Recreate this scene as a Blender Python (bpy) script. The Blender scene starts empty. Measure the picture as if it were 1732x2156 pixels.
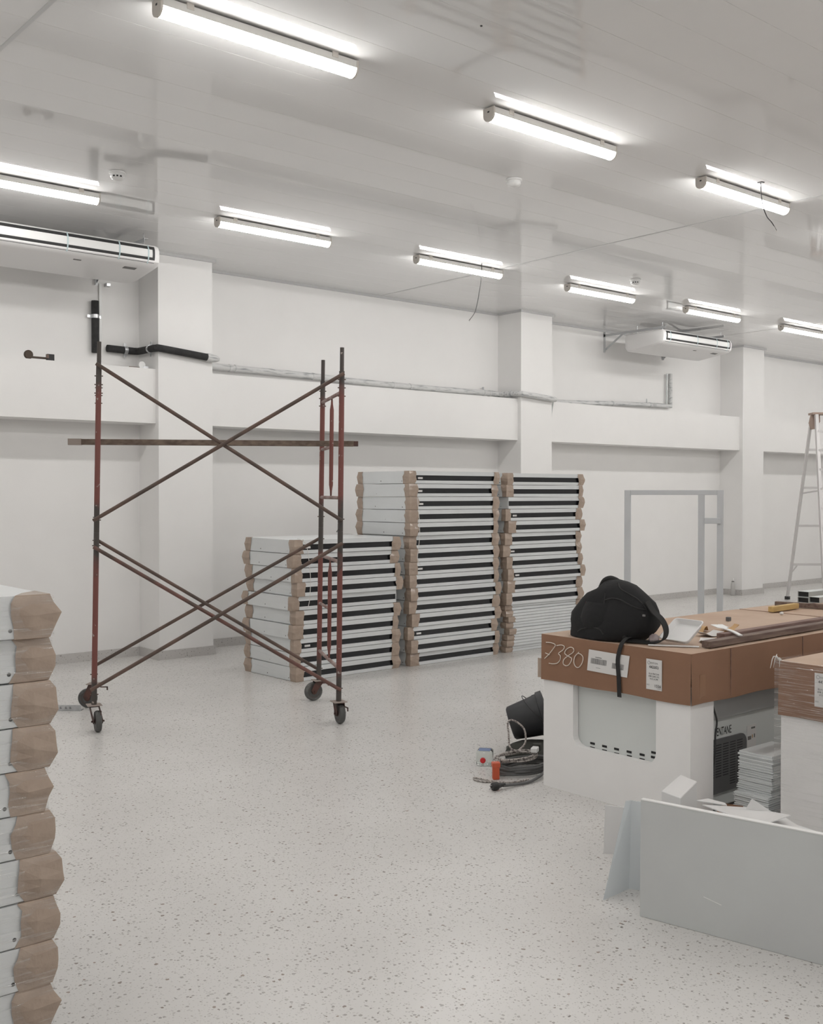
import bpy, bmesh, math, random
from mathutils import Vector, Matrix
from math import sin, cos, pi, radians as rad
random.seed(7)
S = bpy.context.scene
C = S.collection

# ------------------------------------------------------------------ camera
FPX, CXP, CYP, CAMH = 2227.0, 866.0, 1078.0, 1.68
YAW, PITCH = rad(40.2), rad(-1.03)
cam_d = bpy.data.cameras.new('camera')
cam_d.sensor_fit = 'HORIZONTAL'; cam_d.sensor_width = 36.0
cam_d.lens = 36.0 * FPX / 1732.0
cam_d.clip_start = 0.05; cam_d.clip_end = 200
cam = bpy.data.objects.new('camera', cam_d); C.objects.link(cam)
cam.location = (0, 0, CAMH); cam.rotation_euler = (pi/2 + PITCH, 0, -YAW)
S.camera = cam
# ------------------------------------------------------------------ world, exposure
wd = bpy.data.worlds.new('world'); S.world = wd; wd.use_nodes = True
wd.node_tree.nodes['Background'].inputs[0].default_value = (0.9, 0.95, 1, 1)
wd.node_tree.nodes['Background'].inputs[1].default_value = 0.3
S.view_settings.view_transform = 'Standard'; S.view_settings.look = 'None'
S.view_settings.exposure = 0.0; S.view_settings.gamma = 1.0
S.view_settings.use_curve_mapping = False
LAMP = 35.5           # emission of the LED diffusers

# pixel -> point on a known plane (floor, wall, shelf ...)
_F = Vector((sin(YAW)*cos(PITCH), cos(YAW)*cos(PITCH), sin(PITCH)))
_R = Vector((cos(YAW), -sin(YAW), 0)); _U = _R.cross(_F); _O = Vector((0, 0, CAMH))
def _at(x, y, ax, v):
    r = _F + _R*((x-CXP)/FPX) - _U*((y-CYP)/FPX)
    return _O + r*((v-_O[ax])/r[ax])
def pX(x, y, v): return _at(x, y, 0, v)
def pY(x, y, v): return _at(x, y, 1, v)
def pZ(x, y, v=0.0): return _at(x, y, 2, v)

# ------------------------------------------------------------------ materials
def mat(name, col, rough=0.5, metal=0.0, col2=None, scale=8.0, stretch=(1,1,1), mixlo=0.35, mixhi=0.65,
        bump=0.0, bscale=40.0, spec=0.5, coat=0.0, trans=0.0, alpha=1.0, detail=4.0):
    m = bpy.data.materials.new(name); m.use_nodes = True
    nt = m.node_tree; b = nt.nodes['Principled BSDF']
    b.inputs['Base Color'].default_value = (*col, 1)
    b.inputs['Roughness'].default_value = rough; b.inputs['Metallic'].default_value = metal
    b.inputs['Specular IOR Level'].default_value = spec
    b.inputs['Coat Weight'].default_value = coat; b.inputs['Coat Roughness'].default_value = 0.08
    b.inputs['Transmission Weight'].default_value = trans; b.inputs['Alpha'].default_value = alpha
    tc = nt.nodes.new('ShaderNodeTexCoord')
    if col2 is not None:
        mp = nt.nodes.new('ShaderNodeMapping'); mp.inputs['Scale'].default_value = stretch
        nt.links.new(tc.outputs['Object'], mp.inputs['Vector'])
        n = nt.nodes.new('ShaderNodeTexNoise'); n.inputs['Scale'].default_value = scale
        n.inputs['Detail'].default_value = detail
        nt.links.new(mp.outputs[0], n.inputs['Vector'])
        r = nt.nodes.new('ShaderNodeValToRGB')
        r.color_ramp.elements[0].position = mixlo; r.color_ramp.elements[0].color = (*col, 1)
        r.color_ramp.elements[1].position = mixhi; r.color_ramp.elements[1].color = (*col2, 1)
        nt.links.new(n.outputs['Fac'], r.inputs[0]); nt.links.new(r.outputs[0], b.inputs['Base Color'])
    if bump:
        n2 = nt.nodes.new('ShaderNodeTexNoise'); n2.inputs['Scale'].default_value = bscale
        n2.inputs['Detail'].default_value = 3
        nt.links.new(tc.outputs['Object'], n2.inputs['Vector'])
        bp = nt.nodes.new('ShaderNodeBump'); bp.inputs['Strength'].default_value = bump
        bp.inputs['Distance'].default_value = 0.01
        nt.links.new(n2.outputs['Fac'], bp.inputs['Height']); nt.links.new(bp.outputs[0], b.inputs['Normal'])
    return m

def terrazzo(name, base, base2, rough, cell, dark=1.0):
    m = bpy.data.materials.new(name); m.use_nodes = True
    nt = m.node_tree; N = nt.nodes.new; L = nt.links.new
    b = nt.nodes['Principled BSDF']
    tc = N('ShaderNodeTexCoord')
    big = N('ShaderNodeTexNoise'); big.inputs['Scale'].default_value = 1.3; big.inputs['Detail'].default_value = 6
    L(tc.outputs['Object'], big.inputs['Vector'])
    br = N('ShaderNodeValToRGB'); br.color_ramp.elements[0].position = .3; br.color_ramp.elements[1].position = .7
    br.color_ramp.elements[0].color = (*base, 1); br.color_ramp.elements[1].color = (*base2, 1)
    L(big.outputs['Fac'], br.inputs[0])
    wob = N('ShaderNodeTexNoise'); wob.inputs['Scale'].default_value = cell*1.5; wob.inputs['Detail'].default_value = 2
    L(tc.outputs['Object'], wob.inputs['Vector'])
    va = N('ShaderNodeVectorMath'); va.operation = 'MULTIPLY_ADD'
    va.inputs[1].default_value = (0.55/cell,)*3
    L(wob.outputs['Color'], va.inputs[0]); L(tc.outputs['Object'], va.inputs[2])
    cur = br.outputs[0]
    for k, (sc, thr, size, cols) in enumerate([
            (cell*2.3, 0.42, 0.24, [(.56,.545,.53), (.45,.435,.42), (.64,.63,.61)]),
            (cell*1.25, 0.52, 0.21, [(.36,.34,.32), (.25,.235,.22), (.48,.46,.44)]),
            (cell*0.8, 0.86, 0.16, [(.20,.18,.165), (.09,.08,.072), (.30,.23,.19)])]):
        v = N('ShaderNodeTexVoronoi'); v.inputs['Scale'].default_value = sc
        L(va.outputs[0], v.inputs['Vector'])
        sep = N('ShaderNodeSeparateColor'); L(v.outputs['Color'], sep.inputs[0])
        s1 = N('ShaderNodeMath'); s1.operation = 'MULTIPLY_ADD'; s1.inputs[1].default_value = size; s1.inputs[2].default_value = size*0.75
        L(sep.outputs[1], s1.inputs[0])
        lt = N('ShaderNodeMath'); lt.operation = 'LESS_THAN'; L(v.outputs['Distance'], lt.inputs[0]); L(s1.outputs[0], lt.inputs[1])
        gt = N('ShaderNodeMath'); gt.operation = 'GREATER_THAN'; gt.inputs[1].default_value = thr; L(sep.outputs[0], gt.inputs[0])
        mu = N('ShaderNodeMath'); mu.operation = 'MULTIPLY'; L(lt.outputs[0], mu.inputs[0]); L(gt.outputs[0], mu.inputs[1])
        mu2 = N('ShaderNodeMath'); mu2.operation = 'MULTIPLY'; mu2.inputs[1].default_value = 0.85*dark; L(mu.outputs[0], mu2.inputs[0])
        cr = N('ShaderNodeValToRGB'); e = cr.color_ramp.elements
        e[0].color = (*cols[0], 1); e[1].color = (*cols[2], 1); q = e.new(0.5); q.color = (*cols[1], 1)
        L(sep.outputs[2], cr.inputs[0])
        mx = N('ShaderNodeMix'); mx.data_type = 'RGBA'
        L(mu2.outputs[0], mx.inputs['Factor']); L(cur, mx.inputs[6]); L(cr.outputs[0], mx.inputs[7])
        cur = mx.outputs[2]
    L(cur, b.inputs['Base Color']); b.inputs['Roughness'].default_value = rough
    return m

def scaffold_paint(name):
    # rust-red paint that has come off around the pins and the joints (a band of wear at fixed heights of the tower)
    m = bpy.data.materials.new(name); m.use_nodes = True
    nt = m.node_tree; N = nt.nodes.new; L = nt.links.new; b = nt.nodes['Principled BSDF']
    tc = N('ShaderNodeTexCoord')
    geo = N('ShaderNodeNewGeometry'); sx = N('ShaderNodeSeparateXYZ'); L(geo.outputs['Position'], sx.inputs[0])
    no = N('ShaderNodeTexNoise'); no.inputs['Scale'].default_value = 7; no.inputs['Detail'].default_value = 5
    L(geo.outputs['Position'], no.inputs['Vector'])
    ad = N('ShaderNodeMath'); ad.operation = 'MULTIPLY_ADD'; ad.inputs[1].default_value = 0.35; L(no.outputs['Fac'], ad.inputs[0]); L(sx.outputs[2], ad.inputs[2])
    dv = N('ShaderNodeMath'); dv.operation = 'DIVIDE'; dv.inputs[1].default_value = 3.2; L(ad.outputs[0], dv.inputs[0])
    r = N('ShaderNodeValToRGB'); cr = r.color_ramp
    red, drk = (.185, .064, .053, 1), (.068, .058, .052, 1)
    cr.elements[0].position = 0.0; cr.elements[0].color = drk; cr.elements[1].position = 1.0; cr.elements[1].color = drk
    for p, c in ((.15, drk), (.19, red), (.41, red), (.44, drk), (.55, drk), (.58, red), (.79, red), (.83, drk)):
        e = cr.elements.new(p); e.color = c
    L(dv.outputs[0], r.inputs[0])
    n2 = N('ShaderNodeTexNoise'); n2.inputs['Scale'].default_value = 30; n2.inputs['Detail'].default_value = 6
    L(geo.outputs['Position'], n2.inputs['Vector'])
    r2 = N('ShaderNodeValToRGB'); r2.color_ramp.elements[0].position = .66; r2.color_ramp.elements[1].position = .70
    L(n2.outputs['Fac'], r2.inputs[0])
    mx = N('ShaderNodeMix'); mx.data_type = 'RGBA'; L(r2.outputs[0], mx.inputs['Factor']); L(r.outputs[0], mx.inputs[6])
    mx.inputs[7].default_value = (.36, .31, .28, 1); L(mx.outputs[2], b.inputs['Base Color'])
    b.inputs['Roughness'].default_value = 0.6
    return m

def film_mat(name):
    m = bpy.data.materials.new(name); m.use_nodes = True
    nt = m.node_tree; N = nt.nodes.new; L = nt.links.new
    for n in list(nt.nodes):
        if n.type != 'OUTPUT_MATERIAL': nt.nodes.remove(n)
    out = [n for n in nt.nodes if n.type == 'OUTPUT_MATERIAL'][0]
    tc = N('ShaderNodeTexCoord'); mp = N('ShaderNodeMapping'); mp.inputs['Scale'].default_value = (2, 2, 60)
    L(tc.outputs['Object'], mp.inputs[0])
    no = N('ShaderNodeTexNoise'); no.inputs['Scale'].default_value = 2.5; no.inputs['Detail'].default_value = 4; L(mp.outputs[0], no.inputs['Vector'])
    bp = N('ShaderNodeBump'); bp.inputs['Strength'].default_value = .6; bp.inputs['Distance'].default_value = .01; L(no.outputs['Fac'], bp.inputs['Height'])
    gl = N('ShaderNodeBsdfGlossy'); gl.inputs['Roughness'].default_value = .12; L(bp.outputs[0], gl.inputs['Normal'])
    tr = N('ShaderNodeBsdfTransparent')
    r = N('ShaderNodeValToRGB'); r.color_ramp.elements[0].position = .5; r.color_ramp.elements[1].position = .72
    r.color_ramp.elements[0].color = (.06,)*3 + (1,); r.color_ramp.elements[1].color = (.48,)*3 + (1,)
    L(no.outputs['Fac'], r.inputs[0])
    mx = N('ShaderNodeMixShader'); L(r.outputs[0], mx.inputs[0]); L(tr.outputs[0], mx.inputs[1]); L(gl.outputs[0], mx.inputs[2])
    L(mx.outputs[0], out.inputs[0])
    return m

def emis(name, col, st):
    m = bpy.data.materials.new(name); m.use_nodes = True; b = m.node_tree.nodes['Principled BSDF']
    b.inputs['Base Color'].default_value = (.9, .9, .9, 1)
    b.inputs['Emission Color'].default_value = (*col, 1); b.inputs['Emission Strength'].default_value = st
    return m

M = dict(
    wall=mat('wall_paint', (.86, .85, .838), .75, col2=(.845, .835, .823), scale=3, bump=.04, bscale=120),
    pvc=mat('glossy_ceiling_pvc', (.80, .795, .79), .035, col2=(.785, .78, .776), scale=1.2, spec=.55),
    trim=mat('ceiling_trim', (.55, .55, .55), .35),
    floor=terrazzo('terrazzo_floor', (.70, .685, .665), (.635, .62, .60), .27, 46),
    base=terrazzo('terrazzo_skirting', (.60, .585, .565), (.52, .50, .485), .4, 50, .8),
    lamp=emis('lamp_diffuser', (1.0, .985, .96), LAMP),
    lampbody=mat('lamp_body', (.78, .77, .74), .4),
    endcap=mat('lamp_end_cap', (.66, .62, .57), .45),
    black=mat('black_plastic', (.018, .018, .019), .5),
    white=mat('white_plastic', (.80, .80, .79), .35),
    acwhite=mat('conditioner_shell', (.80, .79, .785), .38),
    acdark=mat('conditioner_slot', (.03, .03, .031), .5),
    tape=mat('blue_tape', (.50, .62, .64), .4),
    galv=mat('galvanised_steel', (.62, .63, .64), .32, .85, col2=(.48, .49, .50), scale=14),
    bracket=mat('grey_bracket', (.55, .56, .57), .4, .3),
    foamrub=mat('black_pipe_insulation', (.022, .022, .023), .8, col2=(.035, .034, .034), scale=20),
    pipewrap=mat('smeared_white_pipe_wrap', (.66, .66, .655), .5, col2=(.30, .31, .32), scale=5, stretch=(1.2, 6, 9), mixlo=.5, mixhi=.72, bump=.2, bscale=25),
    red=scaffold_paint('worn_red_scaffold'),
    brace=mat('worn_brown_brace', (.078, .056, .046), .6, col2=(.145, .088, .068), scale=6, mixlo=.4, mixhi=.7),
    bracer=mat('red_brown_brace', (.17, .072, .058), .6, col2=(.075, .052, .042), scale=6),
    rung=mat('mortar_stained_rung', (.36, .28, .26), .8, col2=(.21, .13, .112), scale=9),
    rust=mat('rusty_fork', (.115, .052, .042), .7, col2=(.04, .032, .028), scale=12),
    plate=mat('dusty_plate', (.32, .27, .24), .8),
    tyre=mat('grey_rubber_tyre', (.085, .085, .082), .6, col2=(.22, .22, .21), scale=14, mixlo=.5, mixhi=.75),
    beam=mat('weathered_wood_beam', (.105, .075, .058), .8, col2=(.20, .15, .115), scale=4, stretch=(1, 8, 8)),
    wood=mat('old_batten_wood', (.21, .155, .125), .8, col2=(.13, .085, .072), scale=5, stretch=(1, 10, 10)),
    woodred=mat('reddish_batten_wood', (.165, .095, .08), .75, col2=(.24, .16, .135), scale=5, stretch=(1, 9, 9)),
    steel=mat('white_enamel_steel', (.73, .75, .755), .28, col2=(.69, .71, .715), scale=3),
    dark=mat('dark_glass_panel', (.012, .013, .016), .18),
    kraft=mat('pale_kraft_corner', (.43, .335, .265), .6, col2=(.34, .26, .205), scale=10, bump=.45, bscale=28, coat=.5),
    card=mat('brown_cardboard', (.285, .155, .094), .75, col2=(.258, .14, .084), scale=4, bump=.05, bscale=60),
    cardtop=mat('top_lit_cardboard', (.44, .31, .225), .75, col2=(.50, .37, .28), scale=3, bump=.05, bscale=60),  # same cardboard as the sides, light from above put into the paler colour
    film=film_mat('stretch_film'),
    foam=mat('white_polystyrene', (.90, .89, .88), .85, col2=(.88, .87, .86), scale=6, bump=.06, bscale=300),
    body=mat('freezer_shell', (.69, .715, .70), .35),
    bodygrey=mat('freezer_rim', (.50, .51, .51), .35),
    grille=mat('grey_grille', (.13, .13, .132), .55),
    ink=mat('black_print', (.012, .012, .013), .6),
    inkgrey=mat('grey_print', (.18, .175, .17), .6),
    paper=mat('label_paper', (.74, .725, .71), .6),
    chalk=mat('white_chalk', (.78, .70, .62), .9),
    sheet=mat('grey_coated_sheet', (.62, .64, .635), .22, col2=(.585, .60, .60), scale=2),
    sheetb=mat('filmed_white_sheet', (.68, .72, .74), .2),
    sheetw=mat('white_sheet', (.76, .755, .75), .35, bump=.05, bscale=20),
    canvas=mat('black_canvas', (.0105, .0105, .0115), .9, bump=.3, bscale=25),
    strap=mat('black_webbing', (.019, .0185, .0185), .8, bump=.15, bscale=400),
    maroon=mat('maroon_mark', (.10, .015, .018), .8),
    pack=mat('grey_pink_bag', (.40, .34, .34), .6, col2=(.22, .17, .175), scale=20),
    styro=mat('white_foam_tray', (.82, .815, .81), .55),
    scrap=mat('tan_card_scrap', (.52, .33, .16), .8),
    scrapw=mat('white_paper_scrap', (.70, .68, .66), .8),
    yellow=mat('yellow_pine', (.58, .41, .17), .7, col2=(.50, .33, .13), scale=6, stretch=(1, 8, 8)),
    tube=mat('galvanised_tube', (.55, .58, .57), .35, .4),
    primer=mat('grey_primer', (.58, .595, .61), .5, col2=(.55, .565, .58), scale=6),
    alu=mat('aluminium', (.64, .625, .62), .38, .55),
    tan=mat('tan_ladder_cap', (.36, .27, .225), .6),
    bucket=mat('dark_grey_bucket', (.030, .031, .034), .5),
    rope=mat('speckled_rope', (.50, .46, .43), .85, col2=(.14, .12, .115), scale=90, mixlo=.45, mixhi=.6),
    cable=mat('black_cable', (.03, .03, .031), .5),
    cableg=mat('grey_cable', (.11, .11, .11), .55),
    orange=mat('orange_plastic', (.58, .105, .045), .5),
    redcap=mat('red_cap', (.60, .02, .022), .4),
    clear=mat('clear_plastic', (.86, .90, .87), .08, trans=.92, spec=.5),
    milky=mat('milky_bottle', (.68, .67, .65), .4, trans=.35),
    blueprint=mat('blue_print', (.16, .22, .38), .6),
    bag=mat('olive_black_cloth', (.035, .036, .030), .85, bump=.4, bscale=20),
    toolbody=mat('bronze_tool', (.06, .042, .03), .45, .4),
    tapebrown=mat('brown_parcel_tape', (.32, .185, .115), .3),
    cord=mat('white_cord', (.72, .70, .68), .8),
)

# ------------------------------------------------------------------ mesh helpers
def tag(o, label=None, cat=None, group=None, kind=None):
    for k, v in (('label', label), ('category', cat), ('group', group), ('kind', kind)):
        if v: o[k] = v
    return o
def thing(name, label, cat, loc=(0,0,0), rz=0.0, group=None, kind=None):
    o = bpy.data.objects.new(name, None); C.objects.link(o)
    o.empty_display_size = .05
    o.location = loc; o.rotation_euler = (0, 0, rz)
    return tag(o, label, cat, group, kind)
def wmat(o):
    m = Matrix.LocRotScale(o.location, o.rotation_euler, o.scale)
    return wmat(o.parent) @ m if o.parent else m

class MB:
    def __init__(s): s.v = []; s.f = []
    def add(s, vs, fs):
        n = len(s.v); s.v += [Vector(p) for p in vs]; s.f += [[i+n for i in f] for f in fs]; return s
    def box(s, x0, x1, y0, y1, z0, z1, T=None):
        vs = [Vector(p) for p in ((x0,y0,z0),(x1,y0,z0),(x1,y1,z0),(x0,y1,z0),(x0,y0,z1),(x1,y0,z1),(x1,y1,z1),(x0,y1,z1))]
        if T: vs = [T @ p for p in vs]
        return s.add(vs, [(0,3,2,1),(4,5,6,7),(0,1,5,4),(1,2,6,5),(2,3,7,6),(3,0,4,7)])
    def bar(s, a, b, w, h, up=Vector((0,0,1))):      # rectangular bar from a to b
        a = Vector(a); b = Vector(b); d = (b-a).normalized()
        u = d.cross(up)
        if u.length < 1e-4: u = d.cross(Vector((1,0,0)))
        u.normalize(); n = u.cross(d)
        vs = [p + u*(sx*w/2) + n*(sy*h/2) for p in (a, b) for sx, sy in ((-1,-1),(1,-1),(1,1),(-1,1))]
        return s.add(vs, [(3,2,1,0),(4,5,6,7),(0,1,5,4),(1,2,6,5),(2,3,7,6),(3,0,4,7)])
    def tube(s, pts, r, n=8, smooth=0, flat=1.0):
        pts = [Vector(p) for p in pts]
        rs = list(r) if isinstance(r, (list, tuple)) else [r]*len(pts)
        if smooth:
            q, qr = [], []
            P = [pts[0]*2-pts[1]] + pts + [pts[-1]*2-pts[-2]]
            for i in range(1, len(P)-2):
                for k in range(smooth):
                    t = k/smooth; a, b, c, d = P[i-1], P[i], P[i+1], P[i+2]
                    q.append(.5*((2*b)+(c-a)*t+(2*a-5*b+4*c-d)*t*t+(3*b-a-3*c+d)*t**3))
                    qr.append(rs[i-1]*(1-t)+rs[i]*t)
            q.append(pts[-1]); qr.append(rs[-1]); pts, rs = q, qr
        d0 = (pts[1]-pts[0]).normalized()
        u = d0.cross(Vector((0,0,1)))
        if u.length < 1e-3: u = Vector((1,0,0))
        u.normalize(); vs = []
        for i, p in enumerate(pts):
            d = (pts[min(i+1,len(pts)-1)]-pts[max(i-1,0)]).normalized()
            u = (u - d*u.dot(d))
            u = u.normalized() if u.length > 1e-6 else d.orthogonal().normalized()
            w = d.cross(u)
            vs += [p + (u*cos(2*pi*k/n) + w*(flat*sin(2*pi*k/n)))*rs[i] for k in range(n)]
        fs = []
        for i in range(len(pts)-1):
            for k in range(n):
                fs.append((i*n+k, i*n+(k+1)%n, (i+1)*n+(k+1)%n, (i+1)*n+k))
        fs.append(tuple(range(n))[::-1]); fs.append(tuple((len(pts)-1)*n+k for k in range(n)))
        return s.add(vs, fs)
    def lathe(s, prof, n=24, T=None):
        vs = [Vector((r*cos(2*pi*k/n), r*sin(2*pi*k/n), z)) for r, z in prof for k in range(n)]
        if T: vs = [T @ p for p in vs]
        fs = [(i*n+k, i*n+(k+1)%n, (i+1)*n+(k+1)%n, (i+1)*n+k) for i in range(len(prof)-1) for k in range(n)]
        fs.append(tuple(range(n))[::-1]); fs.append(tuple((len(prof)-1)*n+k for k in range(n)))
        return s.add(vs, fs)
    def prism(s, poly, vec):
        poly = [Vector(p) for p in poly]; vec = Vector(vec); n = len(poly)
        fs = [tuple(range(n))[::-1], tuple(range(n, 2*n))] + [(k, (k+1)%n, n+(k+1)%n, n+k) for k in range(n)]
        return s.add(poly + [p+vec for p in poly], fs)
    def ribbon(s, pts, w, t, wdir, smooth=0):          # flat strap: width along wdir
        pts = [Vector(p) for p in pts]; wdir = Vector(wdir).normalized()
        if smooth:
            q = []; P = [pts[0]*2-pts[1]] + pts + [pts[-1]*2-pts[-2]]
            for i in range(1, len(P)-2):
                for k in range(smooth):
                    tt = k/smooth; a, b, c, d = P[i-1], P[i], P[i+1], P[i+2]
                    q.append(.5*((2*b)+(c-a)*tt+(2*a-5*b+4*c-d)*tt*tt+(3*b-a-3*c+d)*tt**3))
            pts = q + [pts[-1]]
        vs = []
        for i, p in enumerate(pts):
            d = (pts[min(i+1,len(pts)-1)]-pts[max(i-1,0)]).normalized()
            n = d.cross(wdir); n = n.normalized() if n.length > 1e-5 else Vector((0,0,1))
            vs += [p+wdir*(w/2)+n*(t/2), p-wdir*(w/2)+n*(t/2), p-wdir*(w/2)-n*(t/2), p+wdir*(w/2)-n*(t/2)]
        fs = [(3,2,1,0), tuple(4*(len(pts)-1)+k for k in range(4))]
        for i in range(len(pts)-1):
            fs += [(4*i+k, 4*i+(k+1)%4, 4*i+4+(k+1)%4, 4*i+4+k) for k in range(4)]
        return s.add(vs, fs)
    def text(s, txt, size, org, right, up, sx=1.0, align='LEFT', ext=.0006):
        cu = bpy.data.curves.new('t', 'FONT'); cu.body = txt; cu.size = size; cu.align_x = align; cu.resolution_u = 2
        ob = bpy.data.objects.new('t', cu); me = bpy.data.meshes.new_from_object(ob)
        org = Vector(org); right = Vector(right).normalized(); up = Vector(up).normalized(); nn = right.cross(up)
        vs = [org + right*(v.co.x*sx) + up*v.co.y + nn*ext for v in me.vertices]
        s.add(vs, [tuple(p.vertices) for p in me.polygons])
        bpy.data.objects.remove(ob); bpy.data.curves.remove(cu); bpy.data.meshes.remove(me)
        return s
    def mesh(s, name, m, local=None, bevel=0.0, smooth=None, seg=2):
        vs = [local @ p for p in s.v] if local else s.v
        me = bpy.data.meshes.new(name); me.from_pydata([tuple(p) for p in vs], [], s.f)
        bm = bmesh.new(); bm.from_mesh(me)
        bmesh.ops.recalc_face_normals(bm, faces=bm.faces)
        if bevel:
            bmesh.ops.bevel(bm, geom=[e for e in bm.edges if e.is_manifold and e.calc_face_angle(0) > .5], offset=bevel, segments=seg, profile=.5, affect='EDGES', clamp_overlap=True)
        bm.to_mesh(me); bm.free()
        if smooth is not None:
            me.polygons.foreach_set('use_smooth', [True]*len(me.polygons)); me.set_sharp_from_angle(angle=rad(smooth))
        me.materials.append(M[m] if isinstance(m, str) else m)
        return me
    def build(s, name, m, parent=None, bevel=0.0, smooth=None, seg=2, label=None, cat=None, group=None, kind=None):
        if parent is None:
            xs = [p.x for p in s.v]; ys = [p.y for p in s.v]; zs = [p.z for p in s.v]
            loc = Vector(((min(xs)+max(xs))/2, (min(ys)+max(ys))/2, min(zs)))
            L = Matrix.Translation(-loc)
        else:
            L = wmat(parent).inverted(); loc = Vector((0,0,0))
        o = bpy.data.objects.new(name, s.mesh(name, m, L, bevel, smooth, seg)); C.objects.link(o)
        o.location = loc; o.parent = parent
        return tag(o, label, cat, group, kind)
def inst(name, me, parent, loc=(0,0,0), rot=(0,0,0)):
    o = bpy.data.objects.new(name, me); C.objects.link(o); o.parent = parent; o.location = loc; o.rotation_euler = rot
    return o
def dup(root, loc, rz=None, label=None):
    r = root.copy(); C.objects.link(r); r.location = loc
    if rz is not None: r.rotation_euler = (0, 0, rz)
    if label: r['label'] = label
    for ch in list(root.children):
        c = ch.copy(); C.objects.link(c); c.parent = r
        for g in list(ch.children):
            d = g.copy(); C.objects.link(d); d.parent = c
    return r
ORD = ['topmost', 'second from top', 'third from top', 'fourth from top', 'fifth from top', 'sixth from top',
       'seventh from top', 'eighth from top', 'ninth from top', 'tenth from top', 'eleventh from top',
       'twelfth from top', 'thirteenth from top', 'fourteenth from top', 'lowest']
def rz_at(px, py, pz, a): return Matrix.Translation((px, py, pz)) @ Matrix.Rotation(a, 4, 'Z')

# ------------------------------------------------------------------ the room
YW, YP, YB, ZC = 10.16, 9.73, 9.79, 4.09
X0, X1, Y0 = -3.4, 20.5, -4.5
MB().box(X0-.2, X1+.2, Y0-.2, YW+.2, -.1, 0).build('floor', 'floor', label='pale speckled terrazzo floor', cat='floor', kind='structure')
MB().box(X0-.2, X1+.2, YW, YW+.2, 0, ZC+.15).build('wall_back', 'wall', label='white back wall with pillars and shelf bulkheads', cat='wall', kind='structure')
MB().box(X0-.2, X0, Y0, YW, 0, ZC+.15).build('wall_left', 'wall', label='white side wall beyond the left edge', cat='wall', kind='structure')
MB().box(X1, X1+.2, Y0, YW, 0, ZC+.15).build('wall_right', 'wall', label='white side wall beyond the right edge', cat='wall', kind='structure')
MB().box(X0-.2, X1+.2, Y0-.2, Y0, 0, ZC+.15).build('wall_front', 'wall', label='white wall behind the viewer', cat='wall', kind='structure')
PIL = [(-.28, .33), (4.91, 5.52), (10.11, 10.71), (15.31, 15.93)]
PN = ['outside the left edge', 'beside the scaffold', 'behind the tall stacks', 'beside the stepladder']
for (a, b), n in zip(PIL, PN):
    MB().box(a, b, YP, YW, 0, ZC).build('pillar', 'wall', label='square white pillar '+n, cat='pillar', kind='structure')
    MB().box(a-.018, b+.018, YP-.018, YP, 0, .092).box(a-.018, a, YP, YW-.018, 0, .092).box(b, b+.018, YP, YW-.018, 0, .092)\
        .build('baseboard_pillar', 'base', kind='structure', label='terrazzo skirting of the pillar '+n, cat='baseboard')
    MB().box(a-.03, b+.03, YP-.03, YP, ZC-.028, ZC).box(a-.03, a, YP, YW-.03, ZC-.028, ZC).box(b, b+.03, YP, YW-.03, ZC-.028, ZC)\
        .build('trim_pillar', 'trim', kind='structure', label='thin grey ceiling trim of the pillar '+n, cat='trim')
BAYS = [(X0, -.28), (.33, 4.91), (5.52, 10.11), (10.71, 15.31), (15.93, X1)]
BN = ['far left', 'over the black pipe', 'behind the scaffold', 'under the right air conditioner', 'behind the stepladder']
for (a, b), n in zip(BAYS, BN):
    MB().box(a, b, YB, YW, 2.38, 2.925).build('bulkhead', 'wall', label='white boxed shelf bulkhead '+n, cat='bulkhead', kind='structure')
    MB().box(a+.018, b-.018, YW-.018, YW, 0, .092).build('baseboard_back', 'base', kind='structure', label='terrazzo skirting of the wall bay '+n, cat='baseboard')
    MB().box(a+.03, b-.03, YW-.03, YW, ZC-.028, ZC).build('trim_back', 'trim', kind='structure', label='thin grey ceiling trim of the wall bay '+n, cat='trim')
# ceiling: PVC planks 0.3 m wide in 6 m lengths, joiner strips across
ceil = MB().box(X0-.2, X1+.2, Y0-.2, YW+.2, ZC+.012, ZC+.15).build('ceiling', 'trim', label='glossy white plank ceiling', cat='ceiling', kind='structure')
XS = [X0, 2.03, 8.09, 14.15, X1]
pm = {}
y = Y0
while y < YW-.01:
    y1 = min(y+.3, YW)
    for i in range(4):
        a, b = XS[i]+.004, XS[i+1]-.004
        key = (i, round(y1-y, 3))
        if key not in pm:
            w = (y1-y)/2-.0004; h = (b-a)/2
            pm[key] = MB().add([(-h,-w+.0012,0),(h,-w+.0012,0),(h,w-.0012,0),(-h,w-.0012,0),(-h,-w,.0015),(h,-w,.0015),(h,w,.0015),(-h,w,.0015),(-h,-w,.012),(h,-w,.012),(h,w,.012),(-h,w,.012)],
                [(0,1,2,3),(0,4,5,1),(1,5,6,2),(2,6,7,3),(3,7,4,0),(4,8,9,5),(5,9,10,6),(6,10,11,7),(7,11,8,4),(8,11,10,9)]).mesh('ceiling_plank', 'pvc')
        o = inst('ceiling_plank', pm[key], ceil)
        o.location = Vector(((a+b)/2, (y+y1)/2, ZC)) - ceil.location
        o.rotation_euler = (rad(random.uniform(-.012, .012)), 0, 0)
    y = y1
for x in XS[1:4]:
    MB().box(x-.012, x+.012, Y0, YW, ZC-.0025, ZC+.005).build('joint_strip', 'trim', ceil)

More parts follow.
